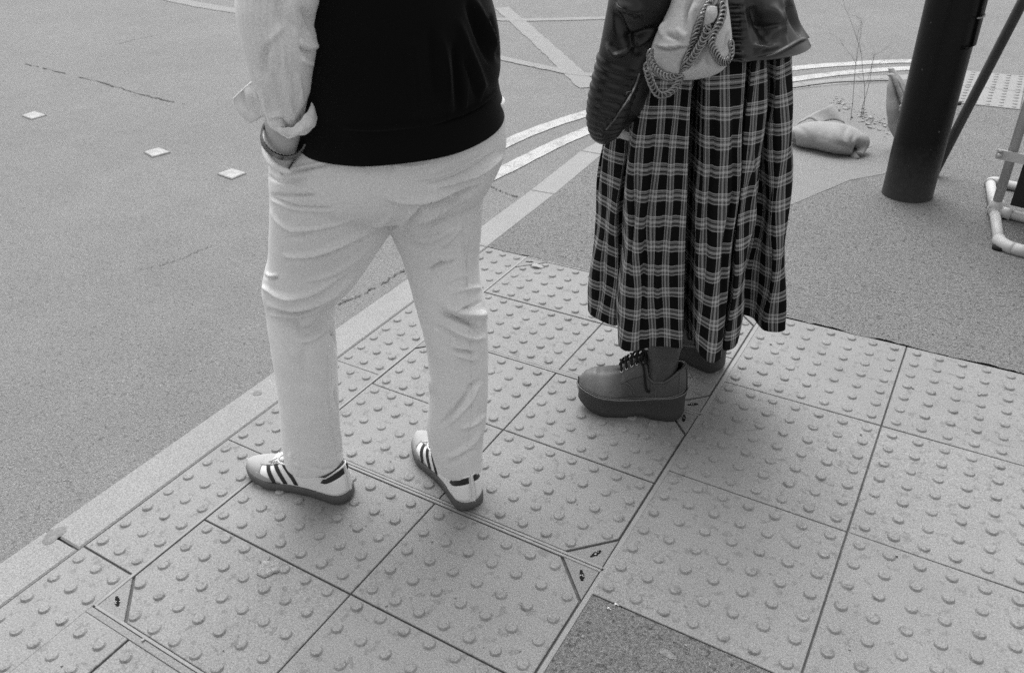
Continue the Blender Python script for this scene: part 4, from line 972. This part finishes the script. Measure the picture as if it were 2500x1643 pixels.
def tab(rows3, name, par, m, nu=16, nv=22, th=.0025):
    A = np.array([[AT(x, y, d) for x, y, d in r] for r in rows3]); A = np.array([cr(A[:, j], nu) for j in range(A.shape[1])]).transpose(1, 0, 2); A = np.array([cr(A[i], nv) for i in range(nu)])
    mb = MB(); mb.add(list(A.reshape(-1, 3)), grid_faces(nu, nv, False)); o = mb.build(name, m, par); md = o.modifiers.new('s', 'SOLIDIFY'); md.thickness = th; md.offset = 0
    return o, A
o, A = tab([[(616, 201, 1.488), (600, 214, 1.487), (584, 229, 1.490), (571, 242, 1.492)], [(629, 226, 1.486), (610, 234, 1.480), (592, 246, 1.488), (575, 258, 1.493)], [(642, 252, 1.480), (621, 260, 1.486), (605, 272, 1.480), (590, 283, 1.490)], [(655, 278, 1.476), (640, 285, 1.484), (626, 293, 1.478), (612, 299, 1.488)]], 'cuff_tab', shirt, m_shirt); sculpt(o, [([(590, 222), (596, 250), (612, 285)], 5, -.006), ([(622, 215), (632, 245), (645, 272)], 5, -.006)], .001, 40, 2)
mb = MB(); mb.tube(list(A[0])+list(A[:, -1][1:])+list(A[-1][::-1][1:]), .0018, 6); mb.build('cuff_hem', m_shirt, shirt)
# right sleeve, mostly hidden in front
mbr = MB(); mbr.tube([LD(-.07, 1.60, 1.38), LD(-.11, 1.67, 1.10), LD(-.125, 1.76, 1.06), LD(-.14, 1.84, 1.025)], [.06, .052, .046, .042], 24); mbr.build('shirt_sleeve', m_shirt, man)
# bracelet of woven links
mb = MB(); fd = rotto(hdv); cw = AT(692, 338, 1.474); sx = rotto(S3-(S3 @ fd)*fd); sy = np.cross(fd, sx)
Pc = AT(690, 345, 1.474)
for k in range(40):
    for r_, t_ in enumerate((-.0055, 0, .0055)):
        th = 2*math.pi*(k+.5*(r_ % 2))/40
        c = cw+sx*.0400*math.cos(th)+sy*.036*math.sin(th)+fd*(t_+.010*math.sin(th+.2))
        tg = -sx*math.sin(th)+sy*math.cos(th); rd = sx*math.cos(th)+sy*math.sin(th)
        Rm = np.stack([rotto(tg+fd*(.5 if r_ % 2 else -.5)), rd, np.cross(rotto(tg+fd*(.5 if r_ % 2 else -.5)), rd)], 1); mb.box(c, .0036, .0016, .0019, Rm)
o = mb.build('bracelet', m_chain, man, smooth=False)

# ---- the woman ------------------------------------------------------------
Jn, Bn = [], []
pel = J(LD(.49, 1.840, .86), (.095, .075)); s1_ = J(LD(.48, 1.840, 1.02), (.09, .075), pel); s2_ = J(LD(.46, 1.840, 1.20), (.11, .085), s1_); s3_ = J(LD(.45, 1.840, 1.36), (.10, .075), s2_)
nk = J(LD(.45, 1.850, 1.44), .043, s3_); h0 = J(LD(.445, 1.87, 1.52), .056, nk); h1 = J(LD(.445, 1.865, 1.59), .076, h0); J(LD(.445, 1.86, 1.655), .056, h1)
J(LD(.445, 1.965, 1.565), .010, h1)
HB, TB = G(1668, 1012, 0), G(1402, 985, 0)
dB = rotto(np.array([TB[0]-HB[0], TB[1]-HB[1], 0]))
ankB = HB+dB*.085+np.array([0, 0, .15])
h = J(LD(.39, 1.91, .80), .058, pel); k = J(LD(.37, 1.90, .50), .036, h); a = J(ankB, .032, k); J(HB+dB*.19+np.array([0, 0, .082]), .014, a)
H2, T2 = G(1765, 905, 0), G(1585, 838, 0)
dC = rotto(np.array([T2[0]-H2[0], T2[1]-H2[1], 0])); ankC = H2+dC*.085+np.array([0, 0, .15])
h = J(LD(.52, 1.91, .80), .058, pel); k = J(LD(.55, 1.90, .50), .036, h); a = J(ankC, .032, k); J(H2+dC*.19+np.array([0, 0, .082]), .014, a)
ww = AT(1488, 305, 1.755)
sh = J(LD(.29, 1.840, 1.33), .048, s3_); e_ = J(AT(1568, -30, 1.72), .038, sh); wq = J(ww, .026, e_)
hand(Jn, Bn, wq, ww, AT(1526, 318, 1.90)-ww, -1, S3*.6+F3*.8, .82, .5)
sh = J(LD(.59, 1.850, 1.33), .048, s3_); e_ = J(LD(.60, 1.920, 1.08), .034, sh); wq = J(LD(.58, 2.070, 1.06), .024, e_)
hand(Jn, Bn, wq, Jn[wq][0], F3-S3*.4, -1, np.array([0, 0, -1.0]), .95, .4)
wom = figure(Jn, Bn, pel, m_skin)
tag(wom, 'person seen from behind in a black leather jacket, long plaid skirt and platform shoes', 'person')
# skirt ------------------------------------------------------------------
pairs = [  # hem (lat, dep), waist (lat, dep)
 ((0.217, 1.948), (0.257, 1.85)), ((0.221, 1.911), (0.256, 1.82)), ((0.25, 1.883), (0.267, 1.79)), ((0.281, 1.865), (0.282, 1.77)), 
 ((0.297, 1.892), (0.294, 1.785)), ((0.306, 1.879), (0.299, 1.78)), ((0.290, 1.86), (0.293, 1.79)), ((0.280, 1.765), (0.292, 1.752)), 
 ((0.297, 1.745), (0.299, 1.735)), ((0.33, 1.74), (0.324, 1.725)), ((0.364, 1.743), (0.35, 1.72)), ((0.405, 1.736), (0.374, 1.715)), 
 ((0.444, 1.74), (0.398, 1.712)), ((0.452, 1.83), (0.402, 1.79)), ((0.468, 1.835), (0.416, 1.79)), ((0.473, 1.745), (0.419, 1.722)), 
 ((0.476, 1.699), (0.427, 1.708)), ((0.493, 1.673), (0.456, 1.708)), ((0.514, 1.678), (0.484, 1.714)), ((0.534, 1.696), (0.513, 1.722)), 
 ((0.549, 1.777), (0.523, 1.76)), ((0.551, 1.777), (0.524, 1.76)), ((0.549, 1.72), (0.521, 1.728)), ((0.573, 1.739), (0.544, 1.736)), 
 ((0.597, 1.782), (0.568, 1.752)), ((0.61, 1.869), (0.575, 1.8)), ((0.64, 1.883), (0.577, 1.805)), ((0.67, 1.874), (0.573, 1.79)), 
 ((0.683, 1.816), (0.58, 1.762)), ((0.707, 1.798), (0.607, 1.778)), ((0.726, 1.803), (0.63, 1.805)), ((0.739, 1.86), (0.646, 1.85)), 
 ((0.728, 1.952), (0.639, 1.9)), ((0.695, 1.998), (0.615, 1.925)), ((0.672, 2.063), (0.587, 1.95)), ((0.608, 2.072), (0.549, 1.96)), 
 ((0.562, 2.136), (0.512, 1.975)), ((0.488, 2.118), (0.464, 1.975)), ((0.424, 2.155), (0.426, 1.98)), ((0.35, 2.109), (0.379, 1.97)), 
 ((0.295, 2.109), (0.331, 1.95)), ((0.249, 2.026), (0.293, 1.92)), ((0.226, 1.989), (0.269, 1.88))]
K = len(pairs); HZ, TZ = .262, 1.01
Hm = np.array([p[0] for p in pairs]); Tp = np.array([p[1] for p in pairs])
def ringcr(A, per):
    A2 = np.vstack([A[-1:], A, A[:2]]); out = []
    for i in range(len(A)):
        P0, P1, P2, P3 = A2[i], A2[i+1], A2[i+2], A2[i+3] if i+3 < len(A2) else A[1]
        for u in np.linspace(0, 1, per, endpoint=False): 
            c_ = 0.5*((2*P1)+(-P0+P2)*u+(2*P0-5*P1+4*P2-P3)*u**2+(-P0+3*P1-3*P2+P3)*u**3); l_ = P1*(1-u)+P2*u; out.append(.6*c_+.4*l_)
    return np.array(out)
per = 10; HR_, TR_ = ringcr(Hm, per), ringcr(Tp, per); nC = len(HR_)
ul = np.concatenate([[0], np.cumsum(np.linalg.norm(np.diff(np.vstack([HR_, HR_[:1]]), axis=0), axis=1))])
rowsN = 120; V, uv = [], []
wob = np.random.RandomState(4)
for i in range(rowsN):
    t = i/(rowsN-1); z = HZ+(TZ-HZ)*t; k_ = t**.85
    bow = .010*math.sin(math.pi*t)
    for k in range(nC+1):
        kk = k % nC; p = HR_[kk]*(1-k_)+TR_[kk]*k_; c0 = np.array([.46, 1.85]); r_ = p-c0; p = p+r_/np.linalg.norm(r_)*(bow+.004*math.sin(9*t+kk*.11)+.003*math.sin(17*t-kk*.21))
        dz_ = .006*math.sin(kk*.13)*(1-t)
        V.append(LD(p[0], p[1], z+dz_)); uv.append((ul[k]*.98+.006*math.sin(t*5+kk*.05), z))
skirt = obj('skirt', V, grid_faces(rowsN, nC+1, False), m_plaid, wom, uv=uv)
GAIN = 1.0
sculpt(skirt, [([(1600, 300), (1585, 500), (1570, 700), (1565, 870)], 7, -.012), ([(1565, 330), (1548, 500), (1530, 700)], 6, -.010), ([(1640, 300), (1636, 500), (1640, 700)], 8, .008), ([(1745, 240), (1735, 420), (1722, 600), (1700, 800)], 7, -.010), ([(1795, 250), (1795, 450), (1775, 600), (1762, 800)], 8, -.016),
    ([(1830, 280), (1838, 450), (1835, 600), (1815, 700)], 6, .008), ([(1885, 200), (1888, 400), (1880, 600), (1868, 760)], 7, -.010), ([(1700, 400), (1706, 600), (1700, 840)], 7, .007), ([(1478, 560), (1470, 680), (1462, 760)], 6, -.008), ([(1610, 500), (1606, 700), (1602, 860)], 7, .007)], .0012, 12, 7)
GAIN = 1.55
md = skirt.modifiers.new('s', 'SOLIDIFY'); md.thickness = .0022; md.offset = -1
# platform shoes ------------------------------------------------------------
def platform(person, heel, toe):
    root = empty('platform_shoe', heel); root.parent = person
    cfg = dict(heel_r=.15, toe_r=.34, w=[.042, .043, .041, .045, .053, .051, .048], curve=.004, flare=.006, inset=.93,
        sole_s=[0, .08, .2, .4, .6, .8, 1], sole_top=[.092, .088, .078, .068, .062, .066, .080], bot_s=[0, .04, .10, .30, .36, .44, .50, .75, .88, 1], bot_z=[.010, .003, 0, 0, .010, .011, 0, 0, .008, .030],
        h_s=[0, .1, .25, .40, .5, .6, .72, .85, .94, 1], h=[.095, .10, .115, .122, .108, .084, .072, .063, .045, .022],
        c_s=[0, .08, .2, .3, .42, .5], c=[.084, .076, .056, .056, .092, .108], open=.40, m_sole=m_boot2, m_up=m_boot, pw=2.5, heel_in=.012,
        prof=[(0, -.4), (.12, .3), (.3, .2), (.55, .1), (.8, .4), (.93, .9), (1, 1.0)])
    d = shoe(root, heel, toe, .298, cfg); S, P, W_ = d['surf'], d['patch'], d['W']
    n = 90; pts = []
    def wl(off, dz):
        out = []
        for sd_ in (1, -1):
            ssn = (1-np.cos(np.linspace(0, math.pi, n)))/2; ssn = ssn if sd_ == 1 else ssn[::-1][1:-1]
            for s in ssn: out.append(W_((s*d['L'], sd_*(d['half'](s)*1.0)+d['mid'](s), d['stop'](s)+dz)))
        c_ = W_((.15, 0, .06)); return [p+rotto((p-c_)*[1, 1, 0])*off for p in out]
    mb = MB(); mb.tube(wl(.005, .002), .0022, 6, closed=True); mb.tube(wl(-.001, .004), .0016, 6, closed=True); mb.build('welt', m_welt, root)
    for side in (0, 1):
        A = (lambda v: v) if side == 0 else (lambda v: 1-v)
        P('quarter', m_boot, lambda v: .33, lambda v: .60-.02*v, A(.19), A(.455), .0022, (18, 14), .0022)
        mb = MB()
        mb.tube([S(.60-.22*t, A(.22+.14*t+.05*math.sin(math.pi*t)*0), .0038) for t in np.linspace(0, 1, 16)], .0009, 5); mb.build('stitching', m_welt, root); mb = MB()
        mb.tube([S(.58-.12*t, A(.20-.16*t**1.6), .0026) for t in np.linspace(0, 1, 14)], .0009, 5); mb.build('stitching', m_welt, root); mb = MB()
        mb.tube([S(.60-.12*t, A(.185-.16*t**1.6), .0022) for t in np.linspace(0, 1, 14)], .0009, 5); mb.build('stitching', m_welt, root); mb = MB()
        mb.tube([S(.27, A(.04+.30*t), .0024) for t in np.linspace(0, 1, 8)], .0008, 5); mb.build('stitching', m_welt, root); mb = MB()
        mb.tube([S(.06, A(.04+.40*t), .0024) for t in np.linspace(0, 1, 10)], .0009, 5); mb.build('stitching', m_welt, root)
        for i in range(5):
            s = .585-.043*i; c = S(s, A(.375), .0055); nn = rotto(S(s, A(.375), .02)-S(s, A(.375), .0)); a_ = rotto(np.cross(nn, [0, 0, 1.0])); b_ = np.cross(nn, a_)
            mb = MB(); mb.tube([c+(a_*math.cos(u)+b_*math.sin(u))*.0042 for u in np.linspace(0, 6.283, 15)[:-1]], .0011, 6, closed=True); mb.build('eyelet', m_eye, root)
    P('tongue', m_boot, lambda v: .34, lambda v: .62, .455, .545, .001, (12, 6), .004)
    mb = MB()
    for i in range(5):
        s = .585-.043*i
        mb.tube([S(s-.012*math.sin(math.pi*u), .375+.25*u, .006+.010*math.sin(math.pi*u)) for u in np.linspace(0, 1, 12)], .0034, 7)
        mb.tube([S(s-.03*u, .45+.10*u, .016) for u in np.linspace(0, 1, 6)], .0034, 7); mb.tube([S(s-.03*u, .55-.10*u, .016) for u in np.linspace(0, 1, 6)], .0034, 7)
        for sd_ in (.375, .625): mb.box(S(s, sd_, .0052), .0022, .0022, .0022)
    c = S(.40, .5, .02)
    for k in range(5):
        v = np.random.RandomState(k).normal(size=3)*.012; mb.tube([c, c+v+np.array([0, 0, .01]), c+v*1.6+np.array([0, 0, .004])], .0032, 6)
    mb.tube(cr([S(.43, .40, .010), S(.40, .30, .010), S(.36, .22, .008), S(.32, .20, .006)], 14), .0034, 7)
    mb.build('laces', m_lace, root)
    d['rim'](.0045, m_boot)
    settle(root, list(root.children)); return root, d
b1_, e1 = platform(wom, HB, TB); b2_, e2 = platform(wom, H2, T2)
for d_ in (e1, e2):
    mb = MB(); pp = [d_['W']((x, 0, z)) for x, z in ((.092, .085), (.080, .125), (.072, .16), (.069, .20), (.068, .26), (.07, .34))]
    mb.tube(cr(pp, 24), list(cr([.031, .037, .043, .043, .046, .052], 24)[:, 0]), 32); o = mb.build('boot_shaft', m_dsock, wom); sculpt(o, [], .0022, 45, 2)
    mb = MB(); W_ = d_['W']
    for i in range(6):
        z_ = .150+.022*i; xf = float(np.interp(z_, [.12, .16, .20, .26], [.134, .124, .118, .118])); 
        for sg in (-1, 1):
            mb.tube([W_((xf-.020*abs(u)**1.5*1.4, sg*u*.026, z_+.012*u+.011)) for u in np.linspace(-1, 1, 9)], .0032, 6)
    mb.build('laces', m_lace, o)
    mb = MB(); mb.tube([W_((float(np.interp(z_, [.12, .16, .20, .26], [.112, .100, .094, .094])), -.034 if True else 0, z_)) for z_ in np.linspace(.11, .27, 12)], .0012, 5); mb.tube([W_((float(np.interp(z_, [.12, .16, .20, .26], [.112, .100, .094, .094])), .034, z_)) for z_ in np.linspace(.11, .27, 12)], .0012, 5); mb.build('seam', m_dsock, o)

# jacket ---------------------------------------------------------------------
jr = [(-420, 1580, 1800, 1.850, .09, .09), (-300, 1545, 1870, 1.845, .115, .11), (-150, 1560, 1905, 1.840, .13, .125), (-40, 1560, 1920, 1.840, .135, .13), (30, 1555, 1938, 1.840, .138, .13), (70, 1550, 1950, 1.840, .146, .135), (100, 1546, 1966, 1.840, .155, .14), (108, 1548, 1970, 1.840, .160, .14)]
V, f = loft(jr, 110, 150, 2.1); jak = obj('jacket', V, f, m_leath2, wom)
JS = []
def j4(pts, wd, amp): JS.append((a2(pts, (1400, 0), .25575), wd, amp))
j4([(1590, 0), (1620, 200), (1650, 400), (1680, 560)], 4, .008); j4([(1560, 0), (1590, 220), (1620, 420), (1640, 580)], 3, -.006)
for yy in range(20, 620, 82): j4([(1480, yy), (1540, yy+8), (1600, yy+6)], 4.5, .0075); j4([(1480, yy+41), (1540, yy+49), (1600, yy+47)], 4, -.006)
j4([(1990, 0), (2000, 150), (2010, 300), (2030, 460)], 3, .004)
j4([(1700, 60), (1760, 180), (1820, 300), (1860, 420)], 14, -.016); j4([(1850, 60), (1920, 140), (1960, 260)], 14, .010); j4([(1720, 520), (1850, 380), (1950, 260)], 10, .007)
j4([(2060, 60), (2120, 200), (2200, 330)], 9, -.014); j4([(1740, 230), (1850, 260), (1980, 230)], 5, -.005); j4([(1700, 420), (1800, 470), (1960, 430)], 7, .006)
j4([(1730, 570), (1900, 530), (2040, 460), (2140, 400), (2240, 360)], 4, .004)
sculpt(jak, JS, .002, 16, 9); md = jak.modifiers.new('s', 'SOLIDIFY'); md.thickness = .003; md.offset = -1
# flared right corner of the hem
o, A = tab([[(1928, 5, 1.820), (1935, 20, 1.820), (1942, 30, 1.840)], [(1926, 50, 1.790), (1942, 55, 1.810), (1953, 58, 1.830)], [(1920, 90, 1.775), (1946, 84, 1.800), (1966, 80, 1.830)], [(1918, 123, 1.770), (1948, 106, 1.795), (1976, 93, 1.830)]], 'jacket_hem_flare', jak, m_leath2, 20, 20, .003)
# ribbed sleeve
def ribs(t):
    out = np.ones_like(t)
    m = (t > .50) & (t < .93); out[m] += .085*np.abs(np.sin(math.pi*(t[m]-.50)/.43*11))**.6-.02; return out
V, f = pxtube([(1660, -360, 1.790, .070), (1625, -200, 1.750, .072), (1585, -60, 1.710, .074), (1568, 10, 1.710, .070), (1545, 70, 1.715, .060), (1528, 120, 1.720, .054), (1512, 170, 1.725, .050), (1497, 220, 1.730, .0485), (1486, 265, 1.735, .046), (1479, 300, 1.740, .041), (1478, 322, 1.745, .033), (1481, 331, 1.750, .022)], 220, 72, mod=ribs)
slv = obj('jacket_sleeve', V, f, m_leath, wom)
JS = []
j4([(400, 100), (480, 300), (560, 440), (620, 500)], 10, -.010); j4([(330, 440), (400, 520), (480, 500), (640, 400), (780, 320)], 6, .010); j4([(420, 60), (560, 80), (640, 160)], 14, .010)
j4([(480, 380), (640, 330), (780, 280)], 8, -.008); j4([(600, 720), (480, 930), (380, 1080), (290, 1220), (270, 1290)], 4, .004)
sculpt(slv, JS, .0018, 22, 4)
mb = MB(); mb.tube(cr([LD(.585, 1.85, 1.36), LD(.615, 1.90, 1.2), LD(.605, 1.93, 1.09), LD(.59, 2.0, 1.07), LD(.58, 2.05, 1.06)], 24), .052, 24); mb.build('jacket_sleeve', m_leath, wom)
bs_, bj_, bk_ = bvh(slv), bvh(jak), bvh(skirt)
mb = MB(); zp = [(1561, 180), (1553, 205), (1543, 226), (1530, 248), (1515, 270), (1500, 293), (1480, 317)]; P_ = [onto([bs_], x, y, .003, 1.720) for x, y in zp]; Pz = cr(P_, 90)
Vz = []
for i in range(0, 90):
    t = rotto(Pz[min(i+1, 89)]-Pz[max(i-1, 0)]); n = rotto(CAMP-Pz[i]); n = rotto(n-(n @ t)*t); s_ = np.cross(t, n); mb.box(Pz[i], .0006, .0020 if i % 2 else .0010, .0008, np.stack([t, s_, n], 1))
mb.build('zip_teeth', m_chain, slv, smooth=False)
mb = MB(); c = onto([bs_], 1531, 236, .005, 1.720); d_ = onto([bs_], 1542, 222, .006, 1.720); e_ = onto([bs_], 1529, 226, .005, 1.720)
mb.tube([c, e_, d_, onto([bs_], 1540, 234, .006, 1.720)], .0014, 6, closed=True); mb.tube([onto([bs_], 1540, 236, .006, 1.720), onto([bs_], 1532, 254, .007, 1.720)], .0009, 6); mb.build('zip_pull', m_chain, slv)

loftw('jacket_yoke', [(.44, 1.84, 1.20, .15, .125), (.45, 1.845, 1.30, .160, .115), (.45, 1.845, 1.36, .150, .10), (.45, 1.85, 1.40, .11, .08), (.45, 1.85, 1.43, .07, .06), (.45, 1.855, 1.47, .062, .058)], m_leath, jak)
mb = MB(); mb.tube(cr([LD(.37, 1.845, 1.40), LD(.33, 1.84, 1.37), AT(1658, -350, 1.79), AT(1640, -280, 1.77), AT(1625, -205, 1.75)], 24), [.045, .058]+[.068]*22, 32); mb.build('jacket_shoulder', m_leath, wom)
cap('hair', (.445, 1.855, 1.61), .096, m_hair, wom, lo=-.9)
tab([[(1561, 180, 1.70), (1575, 190, 1.715), (1590, 205, 1.735)], [(1545, 222, 1.70), (1562, 232, 1.715), (1577, 243, 1.735)], [(1518, 265, 1.705), (1540, 274, 1.72), (1562, 280, 1.74)], [(1482, 318, 1.72), (1500, 324, 1.735), (1520, 318, 1.755)]], 'cuff_gusset', slv, m_leath, 20, 16, .003)
# ---- canvas bag with chains -------------------------------------------------
V, f = loft([(-300, 1690, 1760, 1.690, .02, .02), (-180, 1672, 1766, 1.660, .035, .03), (-80, 1655, 1770, 1.650, .045, .035), (0, 1640, 1774, 1.640, .055, .04), (45, 1622, 1780, 1.635, .062, .045), (90, 1600, 1785, 1.630, .066, .045), (135, 1586, 1785, 1.630, .064, .045), (162, 1580, 1772, 1.630, .055, .04), (180, 1592, 1750, 1.630, .040, .03), (190, 1640, 1715, 1.630, .02, .015)], 100, 110, 2.0, caps=True)
bag = obj('bag', V, f, m_canvas)
BS = []
def b3(pts, wd, amp): BS.append((a2(pts, (1560, 0), .16624), wd, amp))
b3([(780, 0), (720, 120), (690, 280), (690, 500)], 4, -.008); b3([(850, 60), (770, 200), (740, 400), (720, 560)], 9, .006); b3([(390, 330), (340, 450), (340, 540)], 4, .006)
b3([(400, 500), (480, 540), (600, 600)], 4, -.006); b3([(560, 420), (620, 520), (660, 580)], 5, .004); b3([(240, 660), (400, 700), (560, 690), (730, 665)], 4, .005); b3([(240, 690), (400, 730), (560, 712), (730, 690)], 3.5, -.007)
b3([(1180, 120), (1080, 420), (980, 680), (900, 850), (780, 1000)], 6, -.012); b3([(1250, 60), (1180, 420), (1010, 700)], 5, .006); b3([(1010, 700), (1010, 860), (1060, 980)], 5, -.006); b3([(1310, 500), (1290, 650), (1240, 820)], 4, -.006); b3([(900, 380), (860, 560), (720, 820), (640, 1000)], 6, -.010)
sculpt(bag, BS, .0010, 26, 6)
bb_ = bvh(bag)
mb = MB(); c3 = lambda x, y: (1560+x*.16624, y*.16624)
for i in range(13):
    x = 245+i*40; y = 660+40*math.sin(math.pi*i/12); a_ = onto([bb_], *c3(x, y), .002, 1.580); b_ = onto([bb_], *c3(x+40, y+4), .002, 1.580); mb.tube([a_, b_], .0009, 5)
mb.build('stitching', m_canvas, bag)
o, A = tab([[(1727, 17, 1.575), (1738, 16, 1.570), (1750, 18, 1.568)], [(1722, 35, 1.570), (1738, 36, 1.562), (1750, 38, 1.564)], [(1712, 66, 1.575), (1726, 62, 1.568), (1742, 52, 1.566)]], 'tab', bag, m_canvas, 10, 12, .003)
mb = MB(); mb.tube(cr([onto([bb_], *c3(x, y), .004, 1.580) for x, y in ((1150, 60), (1170, 220), (1080, 420), (980, 640))], 20), .004, 8); mb.build('cord', m_strap, bag)
def chain(pts, name='chain', pitch=.0074):
    P = cr(np.array(pts), 400); dl = np.concatenate([[0], np.cumsum(np.linalg.norm(np.diff(P, axis=0), axis=1))]); n = int(dl[-1]/pitch)
    mb = MB(); up = rotto(CAMP-P[0])
    for i in range(n):
        u = dl[-1]*(i+.5)/n; c = np.array([np.interp(u, dl, P[:, k]) for k in range(3)]); j = min(398, max(1, int(np.searchsorted(dl, u)))); t = rotto(P[j+1]-P[j-1])
        up = rotto(up-(up @ t)*t); s_ = np.cross(t, up); l_ = rotto(t*.88+s_*.47*(1 if i % 2 else .8)); a_ = rotto(np.cross(l_, up)*.80+up*.60)
        mb.tube([c+l_*.0090*math.cos(q)+a_*.0064*math.sin(q) for q in np.linspace(0, 2*math.pi, 13)[:-1]], .0021, 6, closed=True)
    return mb.build(name, m_chain, bag)
tr = [bb_, bk_, bj_, bs_]
def cp(L_): return [onto(tr, *c3(x, y), .007, 1.590) for x, y in L_]
chain(cp([(1080, -60), (1040, 40), (970, 160), (910, 290), (860, 420), (820, 560), (770, 720), (720, 850), (680, 970)])+[AT(*c3(x, y), 1.580) for x, y in ((640, 1080), (590, 1180), (530, 1290), (440, 1370), (350, 1400), (270, 1370), (210, 1280), (160, 1160), (130, 1040), (115, 960))])
chain([AT(*c3(x, y), 1.580) for x, y in ((160, 760), (170, 880), (230, 1000), (320, 1090), (420, 1130), (520, 1120), (590, 1080), (650, 1010))]+cp([(720, 940), (790, 860), (860, 740), (920, 640), (960, 550), (1010, 430), (1060, 330), (1110, 250)]))
chain(cp([(1240, -40), (1220, 60), (1230, 180), (1180, 350), (1110, 480), (1070, 590), (1070, 690), (1120, 790), (1180, 880), (1240, 915), (1310, 890), (1355, 800), (1360, 710), (1350, 640)]))
anchor_pt = LD(.42, 1.63, .94)
kids = list(bag.children); anchor(bag, anchor_pt)
for k in kids: k.matrix_parent_inverse = Matrix.Translation(-bag.location)
tag(bag, 'grey canvas bag with hanging steel chains behind the person in the plaid skirt', 'bag')
